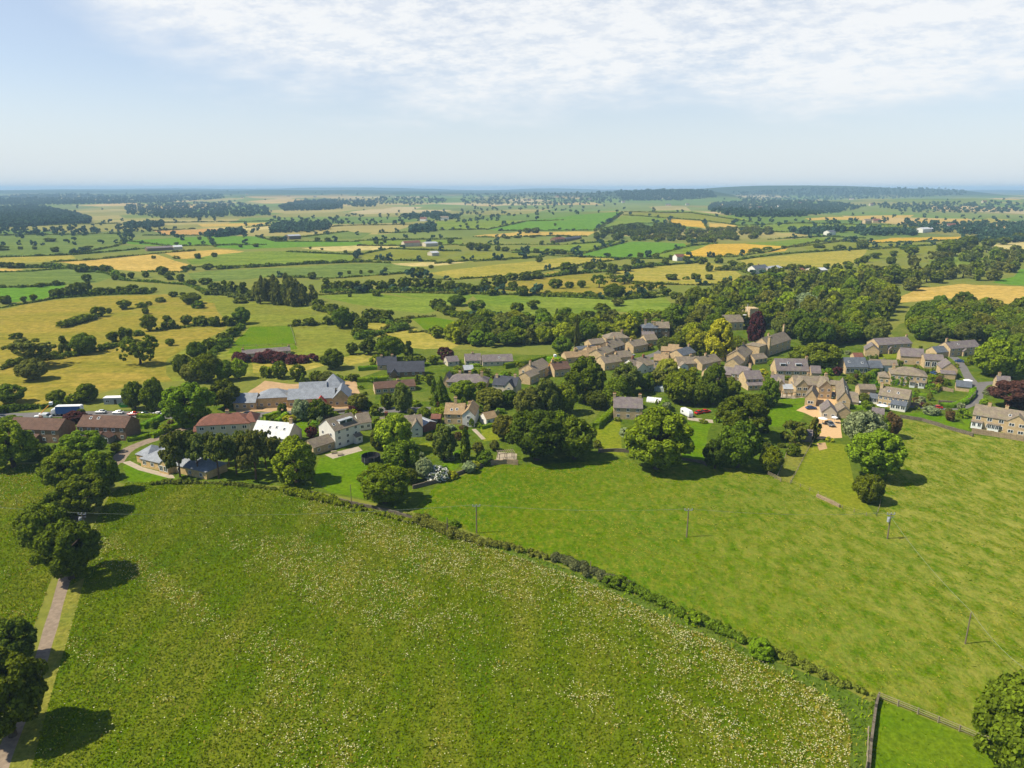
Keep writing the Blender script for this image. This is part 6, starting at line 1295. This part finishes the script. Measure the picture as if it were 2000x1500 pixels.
# hedges (each its own thing)
hedge('815,1018 870,1040 935,1062 1000,1072 1065,1090', 2.6, 1.8, 'n', 'scrubby hedge between meadow and pasture, left stretch by the utility pole', dens_=1.3)
hedge('1085,1094 1130,1112 1180,1130 1230,1146', 2.6, 1.8, 'n', 'scrubby hedge between meadow and pasture, purple-tinged middle stretch', dens_=1.3, leaf='leaf_u')
hedge('1228,1148 1300,1183 1360,1212 1420,1241 1480,1260', 2.5, 1.7, 'd', 'scrubby hedge between meadow and pasture, green stretch right of the middle', dens_=1.3)
hedge('1482,1264 1540,1290 1600,1318 1662,1346 1705,1364', 2.2, 1.5, 'n', 'scrubby hedge between meadow and pasture, low right-hand stretch', dens_=1.3, leaf='leaf_o')
T(1355, 1220, 36, 30, 'b', 'h', 'bright green bush in the field hedge'); T(1486, 1285, 54, 40, 'b', 'h', 'large bright bush low in the field hedge'); T(1210, 1150, 36, 30, 'b', 'd', 'dark bush in the middle of the field hedge')
T(885, 1030, 26, 20, 'b', 'm', 'small bush beside the short dark post'); T(1190, 1145, 30, 24, 'b', 'd', 'second dark bush in the middle of the field hedge')
CH = [('1163,838 1185,818 1202,803', 2.6, 2.2, 'thick clipped hedge beside the dry lawn'), ('1835,795 1862,796 1885,788 1898,776 1900,762', 2.2, 1.8, 'curved clipped hedge round the slate pavilion'), ('1772,772 1785,774', 1.8, 1.6, 'short clipped hedge left of the garden path below the ivy house'), ('1791,774 1820,778', 1.8, 1.6, 'clipped hedge right of the garden path below the ivy house'),
      ('700,724 752,720', 2, 2, 'clipped hedge left of the wide dark roofed house'), ('698,746 735,744 760,742', 2.5, 2, 'low rounded hedge behind the long bungalow'), ('985,720 1030,712 1065,704', 2.2, 2.6, 'tall clipped hedge running to the old village'), ('1065,704 1098,706', 3, 2, 'clipped yellow-green hedge left of the low stone row'),
      ('276,838 300,826 318,818', 2.2, 1.8, 'long clipped hedge right of the skylit brick terrace'), ('296,856 335,838 384,826', 2, 1.6, 'clipped hedge along the bungalow drive'), ('268,815 312,815', 1.6, 1.4, 'yellow-green hedge under the parked cars'), ('516,820 545,812', 2.2, 2, 'clipped hedge right of the cream terrace'), ('540,828 560,812', 2, 1.6, 'second clipped hedge right of the cream terrace'),
      ('360,836 385,832', 1.8, 1.6, 'bright clipped hedge at the left end of the cream terrace'), ('1688,752 1712,752', 2.4, 1.8, 'dark clipped hedge left of the ivy house'), ('1690,740 1715,728 1728,722', 2.4, 2.4, 'tall clipped hedge behind the ivy house garden'), ('1500,745 1520,750', 1.6, 1.4, 'low hedge left of the chalet steps'), ('1545,752 1572,754', 1.6, 1.4, 'low hedge right of the chalet steps'),
      ('940,838 962,832', 1.4, 1.2, 'low dark hedge round the striped lawn'), ('248,862 270,858 300,852', 2, 1.4, 'rough hedge below the skylit brick terrace'), ('915,716 938,716', 1.6, 1.4, 'clipped hedge in front of the small purple-grey bungalow'), ('1655,795 1690,800 1722,804', 1.8, 1.4, 'hedge between the long barn and the terrace garden')]
for pts, w_, h_, lb in CH: hedge(pts, w_, h_, 'h', lb, 'clipped_hedge', True, 4)
hedge('465,706 510,708 560,708 610,706', 6, 6.2, 'b', 'long dark copper hedge in front of the long low bungalow', 'copper_hedge', dens_=1.5)
hedge('620,745 650,742 700,740', 3, 2.6, 'm', 'rough green hedge behind the golden hall'); hedge('0,806 40,800 90,796 120,792', 3, 2.2, 'd', 'rough hedge along the road at the far left')
hedge('125,640 150,632 185,622', 5, 4, 'd', 'isolated dark strip of scrub in the dry pasture', 'scrub'); hedge('0,722 30,714 70,706 110,700', 4, 3, 'd', 'dark scrub strip joining the two field oaks', 'scrub'); hedge('110,702 150,694 215,680 250,668', 4, 2.6, 'd', 'scrub under the row of field trees in the dry pasture', 'scrub')
hedge('310,645 380,638 470,634', 4, 2.4, 'd', 'scrub under the straight tree row at the left', 'scrub'); hedge('470,640 430,680 370,735', 5, 3, 'd', 'scrub under the slanting tree row above the cream terrace', 'scrub')
SC = [('405,576 440,577 490,588', 'scrubby hedgerow at the left end of the dark valley belt'), ('632,572 700,573 780,570 900,569', 'scrubby hedgerow under the right half of the dark valley belt'), ('900,576 950,563 1010,568', 'scrubby hedgerow in the park-like fields, left part'), ('1062,579 1150,580 1215,586 1290,573', 'scrubby hedgerow in the park-like fields, right part'),
      ('620,606 650,612 680,630 740,629', 'scrubby hedgerow along the crooked mid-valley hedge, upper part'), ('740,629 790,643 700,662', 'scrubby hedgerow along the crooked mid-valley hedge, lower part'), ('850,603 880,616 930,630 1010,642', 'scrubby hedgerow slanting down to the belt above the old village'), ('100,582 160,577 220,575 285,574', 'scrubby hedgerow under the tree line by the bright left ley'), ('30,524 110,523 215,528 240,547', 'scrubby hedgerow under the barley field at the left'), ('430,526 520,521 600,516 725,512', 'scrubby hedgerow along the top of the long cereal field'), ('1015,548 1110,536 1200,530 1300,516', 'scrubby hedgerow under the golden hay fields'), ('1400,528 1480,528 1580,524', 'scrubby hedgerow beside the white farmhouse')]
for pts, lb in SC: hedge(pts, 4.5, 3.6, random.choice('dn'), lb, 'hedgerow', step=8, dens_=.8)
HL = ['0,602 60,592 110,583 200,577 300,572', '0,562 60,561 125,556', '0,532 60,530 140,524 210,535 240,548 360,556 420,574', '277,531 360,532 372,520', '362,522 425,522 575,517 690,512 760,514', '300,496 380,490', '0,503 145,498 330,482', '100,512 180,508 300,496', '360,552 400,574 500,580 620,574', '400,574 450,575', '622,600 690,640 720,662', '568,637 690,630', '735,655 770,632 800,622 850,618', '800,650 830,648 905,673', '735,630 800,622',
      '850,606 930,628 1000,640', '700,572 800,572 900,574 1000,576', '620,577 720,571 860,566', '900,545 1000,540 1075,527 1225,505', '800,546 900,546', '850,515 930,508 1000,506 1080,498', '925,511 990,507 1060,502', '1000,490 1130,497', '1130,498 1225,472', '1080,500 1230,506 1345,505', '1265,502 1350,480 1400,476', '1320,502 1350,503 1430,502 1500,492 1545,482 1600,472 1690,470', '1440,508 1500,500 1560,494 1700,486 1820,480', '1550,483 1640,472 1700,470', '1195,550 1300,556 1425,558', '1060,578 1190,585 1300,580', '940,575 1067,577', '1210,522 1280,520 1380,512', '1430,525 1480,540 1560,538',
      '1160,450 1190,432 1215,414', '1162,452 1192,434 1217,416', '1217,420 1305,426 1380,432 1440,440', '1305,426 1312,440', '1372,432 1382,446', '1220,414 1350,416 1440,430 1470,434', '1430,438 1440,430', '1180,446 1245,436 1310,437', '950,449 1030,432 1100,430', '975,451 1160,450', '925,463 975,464 1080,461 1145,462', '1450,455 1560,452 1700,450 1790,447', '1440,441 1560,436 1700,440 1800,440', '1500,468 1610,462 1690,466', '1640,472 1700,475 1820,472 1920,466', '1200,472 1150,492 1000,494', '900,480 1000,478 1100,478 1200,472', '1700,488 1830,478', '1590,445 1700,446 1790,444',
      '250,456 235,478', '240,470 330,481 520,478', '232,480 140,498', '405,462 420,482', '500,462 540,472 700,472', '530,470 600,462 680,452', '280,460 400,460 470,454', '300,451 380,447', '560,492 700,498 760,486 900,491', '700,480 800,480 905,478', '700,470 900,467', '720,508 850,511', '525,541 650,544 810,533', '0,460 150,458 260,456', '0,440 100,440 250,436 400,434 540,432', '540,446 620,444 700,440 850,438', '850,450 950,448', '740,456 850,452', '480,445 540,440', '690,512 700,496']
for i, s in enumerate(HL):
    pl = parse(s); Pm = at(*pl[len(pl) // 2]); far = math.hypot(Pm[0], Pm[1])
    w_ = 2.0 + min(1.6, far * .0007); a = pl[0]; side = 'left' if a[0] < 650 else 'middle' if a[0] < 1150 else 'right'
    hedge(s, w_, w_ * .72, random.choice('ddnd'), f'{ordn(i)} field hedge, counted from the near left to the far {side}', 'field_hedge', step=8, dens_=.5)
hedge('556,962 600,970 650,982 700,994 760,1010 820,1024', 2.4, 1.7, 'm', 'low scrub in front of the dark wall below the shaded lawn', 'scrub', dens_=1.2)
hedge('300,946 360,944 420,944 480,950 550,958', 1.8, 1.0, 'o', 'rough growth along the top of the flower meadow below the pines', 'scrub', dens_=1.2)
# stuff: woods and hedgerow trees too far off to count
def clump_stuff(name, label, regions, mat, size):
    protos_ = []
    for i in range(4):
        rg = np.random.default_rng(900 + i); C, Rr = lobes('o', 7, rg); protos_.append(leafmass(C * (1, 1, .95), Rr * 1.6, 60, 1.5, rg, core=.8, center=np.array([0, 0, 3.])))
    pts = []
    for poly, n in regions:
        A = np.array(parse(poly)) if isinstance(poly, str) else poly
        if n < 0:                                     # along a line
            q = np.array(dens([tuple(p) for p in A], False, 2)); q = q[RNG.integers(0, len(q), -n)] + RNG.normal(0, .6, (-n, 2)); pts.append(q); continue
        x0, y0 = A.min(0); x1, y1 = A.max(0); q = np.stack([RNG.uniform(x0, x1, n * 4), RNG.uniform(y0, y1, n * 4)], 1); q = q[inside(A, q[:, 0], q[:, 1])][:n]; pts.append(q)
    q = np.concatenate(pts); W = at_many(q[:, 0], q[:, 1]); n = len(W); k = RNG.integers(0, 4, n); a = RNG.uniform(0, 6.28, n)
    s = RNG.uniform(.75, 1.35, n) * size / 10 * (1 + np.hypot(W[:, 0], W[:, 1]) / 7000); VV = []; F4 = []; F3 = []; off = 0
    for i in range(4):
        m = k == i; V, Fq = protos_[i]
        ca, sa = np.cos(a[m])[:, None], np.sin(a[m])[:, None]; sc = s[m][:, None]
        X = (V[None, :, 0] * ca - V[None, :, 1] * sa) * sc + W[m, 0][:, None]; Y = (V[None, :, 0] * sa + V[None, :, 1] * ca) * sc + W[m, 1][:, None]; Z = V[None, :, 2] * sc * 1.05 * RNG.uniform(.8, 1.15, (m.sum(), 1)) + W[m, 2][:, None] - .5
        VV.append(np.stack([X, Y, Z], -1).reshape(-1, 3)); o = (np.arange(m.sum()) * len(V) + off)[:, None, None]
        F4.append((Fq[0][None] + o).reshape(-1, 4)); F3.append((Fq[1][None] + o).reshape(-1, 3)); off += m.sum() * len(V)
    me = np_mesh(name, np.concatenate(VV), F4 + F3, [M[mat]]); return tag(link(name, me), label, 'trees', kind='stuff')
FW = [('0,408 60,402 130,415 178,428 176,436 60,442 0,444 -40,444 -40,408', 3200), ('-20,384 120,380 250,384 436,380 438,388 330,396 230,398 110,400 -20,402', 1900), ('545,404 580,394 640,391 668,398 668,408 600,412 555,412', 800), ('640,392 735,392 735,404 690,404', 200),
      ('240,404 330,398 460,396 520,406 530,422 440,424 330,428 250,418', 800), ('525,444 560,438 640,438 650,448 600,454 530,455', 260), ('735,386 850,384 880,396 800,402 735,398', 160), ('780,422 850,416 900,424 890,428 790,428', 180), ('800,445 850,440 850,452 800,455', 110), ('240,440 320,436 316,444 250,446', 110), ('900,380 1060,378 1200,376 1240,390 1150,400 1000,402 900,398', 520),
      ('1200,374 1290,372 1390,372 1400,386 1330,392 1210,392', 900), ('1430,376 1600,368 1800,368 1880,372 1900,380 1700,390 1450,394', 900), ('1390,398 1500,392 1600,394 1690,404 1640,416 1560,424 1440,424 1380,412', 1200), ('1690,400 1800,398 1960,396 2040,400 2040,412 1900,418 1760,414', 330), ('1760,434 1860,440 1960,436 2040,440 2040,456 1950,462 1880,458 1800,452', 300), ('1640,446 1780,452 1800,460 1690,462', 110), ('1540,452 1645,446 1650,454 1560,460', 100), ('1870,470 2000,455 2060,458 2060,470 1940,476', 130), ('390,462 470,450 480,458 420,464', 100)]
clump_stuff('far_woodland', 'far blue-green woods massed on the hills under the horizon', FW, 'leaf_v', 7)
rgw = random.Random(31)
for i in range(95):                                   # long thin woods lying across the far slopes
    y_ = 372.5 + 30 * rgw.random() ** 1.3; x_ = rgw.uniform(-60, 2060); w_ = rgw.uniform(40, 190); h_ = .6 + (y_ - 371) * rgw.uniform(.06, .16)
    if 1210 < x_ + w_ / 2 < 1900 and y_ < 379: continue
    FW.append((f'{x_:.0f},{y_:.2f} {x_ + w_ * .3:.0f},{y_ - h_ * .6:.2f} {x_ + w_ * .8:.0f},{y_ - h_ * .4:.2f} {x_ + w_:.0f},{y_ + .2 * h_:.2f} {x_ + w_ * .5:.0f},{y_ + h_ * .6:.2f}', int(25 + w_ * .5)))
HW = [('-20,374 1000,372 2040,374 2040,432 1200,418 1000,428 400,434 -20,452', 150)] + [(s, -4) for s in HL[15:]] + [('-20,440 540,432 900,440 900,470 500,470 -20,486', 60), ('900,400 1200,396 1200,412 1000,428 900,440', 80), ('-20,444 100,448 320,452 320,460 -20,462', 45), ('520,424 800,420 900,432 800,445 540,436', 55), ('1450,428 2040,424 2040,440 1450,446', 60), ('-20,452 240,444 330,450 250,458 -20,460', 40)]
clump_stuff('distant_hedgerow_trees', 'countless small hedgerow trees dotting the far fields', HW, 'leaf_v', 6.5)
# tiny far houses
FH = [(480, 380), (560, 384), (612, 386), (690, 393), (935, 384), (960, 388), (1005, 383), (1030, 392), (1085, 385), (1110, 388), (1148, 390), (1215, 396), (1300, 402), (1340, 401), (1445, 402), (1480, 408), (1520, 405), (1560, 399), (1610, 396), (1660, 390), (1700, 402), (1690, 437), (1705, 436), (1850, 446), (1920, 396), (470, 387), (860, 430), (820, 432)]
FH.sort()
for i, (x, y) in enumerate(FH):
    A = at(x, y); L = 12 + 6 * random.random(); root = empty('distant_house', A, random.uniform(-.5, .5)); tag(root, f'{ordn(i)} from the left of the tiny pale houses dotting the far hills', 'house', 'tiny houses on the far hills')
    block(root, 0, 0, L * (1 + A[1] / 9000), 10, 6, 4, 'x', 'gable', random.choice(['render', 'cream', 'stone']), random.choice(['slate', 'stoneslate', 'redtile']))

build_trees()
# ------------------------------------------------------------------ sky, sun, haze
SUN_EL = R(52); SUN_DIR = Vector((-math.cos(SUN_EL) * math.cos(R(8)), -math.cos(SUN_EL) * math.sin(R(8)), math.sin(SUN_EL)))   # from the left, slightly behind
sun = bpy.data.objects.new('sun', bpy.data.lights.new('sun', 'SUN')); COL.objects.link(sun)
sun.data.energy = 5.0; sun.data.angle = R(.5); sun.data.color = (1, .92, .74)
sun.rotation_euler = (-SUN_DIR).to_track_quat('-Z', 'Y').to_euler()
w = bpy.data.worlds.new('World'); S.world = w; w.use_nodes = True; nt = w.node_tree
for n in list(nt.nodes): nt.nodes.remove(n)
out = nt.nodes.new('ShaderNodeOutputWorld'); bg = nt.nodes.new('ShaderNodeBackground'); nt.links.new(bg.outputs[0], out.inputs[0])
sk = nt.nodes.new('ShaderNodeTexSky'); sk.sky_type = 'NISHITA'; sk.sun_disc = False; sk.sun_elevation = SUN_EL
sk.sun_rotation = math.atan2(SUN_DIR.x, SUN_DIR.y); sk.altitude = 150; sk.air_density = 1.0; sk.dust_density = .35; sk.ozone_density = 2.6
tc = nt.nodes.new('ShaderNodeTexCoord'); sep = nt.nodes.new('ShaderNodeSeparateXYZ'); nt.links.new(tc.outputs['Generated'], sep.inputs[0])
def math_(op, a, b=None):
    n = nt.nodes.new('ShaderNodeMath'); n.operation = op
    for i, v in enumerate((a, b)):
        if v is None: continue
        if isinstance(v, bpy.types.NodeSocket): nt.links.new(v, n.inputs[i])
        else: n.inputs[i].default_value = v
    return n.outputs[0]
zz = math_('MAXIMUM', sep.outputs[2], 0); zc = math_('ADD', zz, .2)
cx = math_('DIVIDE', sep.outputs[0], zc); cy = math_('DIVIDE', sep.outputs[1], zc)
cb = nt.nodes.new('ShaderNodeCombineXYZ'); nt.links.new(cx, cb.inputs[0]); nt.links.new(cy, cb.inputs[1])
mp = nt.nodes.new('ShaderNodeMapping'); mp.inputs['Rotation'].default_value = (0, 0, .6); mp.inputs['Scale'].default_value = (1, 1.25, 1); nt.links.new(cb.outputs[0], mp.inputs[0])
big = noisef(nt, cb.outputs[0], 1.1, .34, .62, 4, .55); fine = noisef(nt, mp.outputs[0], 7.5, .4, .62, 10, .7)
def ss(v, a, b):
    if a > b: return math_('SUBTRACT', 1, ss(v, b, a))
    n = nt.nodes.new('ShaderNodeMapRange'); n.interpolation_type = 'SMOOTHSTEP'; n.inputs[1].default_value = a; n.inputs[2].default_value = b; nt.links.new(v, n.inputs[0]); return n.outputs[0]
# a sheet of thin mottled cloud overhead and to the right, open sky low down and to the left
wob = math_('MULTIPLY', math_('SUBTRACT', big, .5), .05); u = math_('DIVIDE', sep.outputs[0], math_('MAXIMUM', sep.outputs[1], .05))
lowm = ss(math_('ADD', zz, wob), .075, .15); lefm = ss(math_('SUBTRACT', math_('ADD', u, math_('MULTIPLY', wob, 4)), math_('SUBTRACT', -.12, math_('MULTIPLY', zz, 2.0))), -.06, .24)
cov = math_('MULTIPLY', math_('MULTIPLY', lowm, lefm), math_('ADD', math_('MULTIPLY', big, .3), math_('ADD', math_('MULTIPLY', fine, .52), .24)))
band = math_('MULTIPLY', ss(zz, .6, .3), ss(sep.outputs[1], -.1, .35))
cov = math_('MULTIPLY', band, math_('MINIMUM', math_('ADD', math_('MULTIPLY', cov, .85), .28), .95))
skm = mix(nt, 1.0, sk.outputs[0], (.84, .82, .84), 'MULTIPLY')
fin = mix(nt, cov, skm, (5.85, 5.95, 6.02))
fin = mix(nt, math_('MULTIPLY', ss(zz, .15, .0), .8), fin, (4.55, 4.95, 5.3))
nt.links.new(fin, bg.inputs[0]); bg.inputs[1].default_value = .115
# air between the camera and the far hills
m, hn, ho = nodes('haze'); pv = hn.nodes.new('ShaderNodeVolumePrincipled'); pv.inputs['Color'].default_value = (.48, .74, 1, 1); pv.inputs['Density'].default_value = 1.05e-4; pv.inputs['Anisotropy'].default_value = .0
hn.links.new(pv.outputs[0], ho.inputs['Volume'])
_g = np.meshgrid(np.linspace(-18900, 18900, 260), np.linspace(-18900, 18900, 260)); HTOP = max(CAMZ + 8, float(hgt(*_g).max()) + 16)
hz = MB().box(-19500, 19500, -19500, 19500, -60, HTOP).build('haze', m); tag(hz, kind='stuff')
S.view_settings.view_transform = 'Standard'; S.view_settings.look = 'None'; S.view_settings.exposure = .5; S.view_settings.gamma = 1
S.cycles.max_bounces = 6; S.cycles.diffuse_bounces = 3; S.cycles.transmission_bounces = 4; S.cycles.volume_bounces = 0; S.cycles.transparent_max_bounces = 8
S.cycles.use_adaptive_sampling = True; S.cycles.adaptive_threshold = .02; S.cycles.use_denoising = True
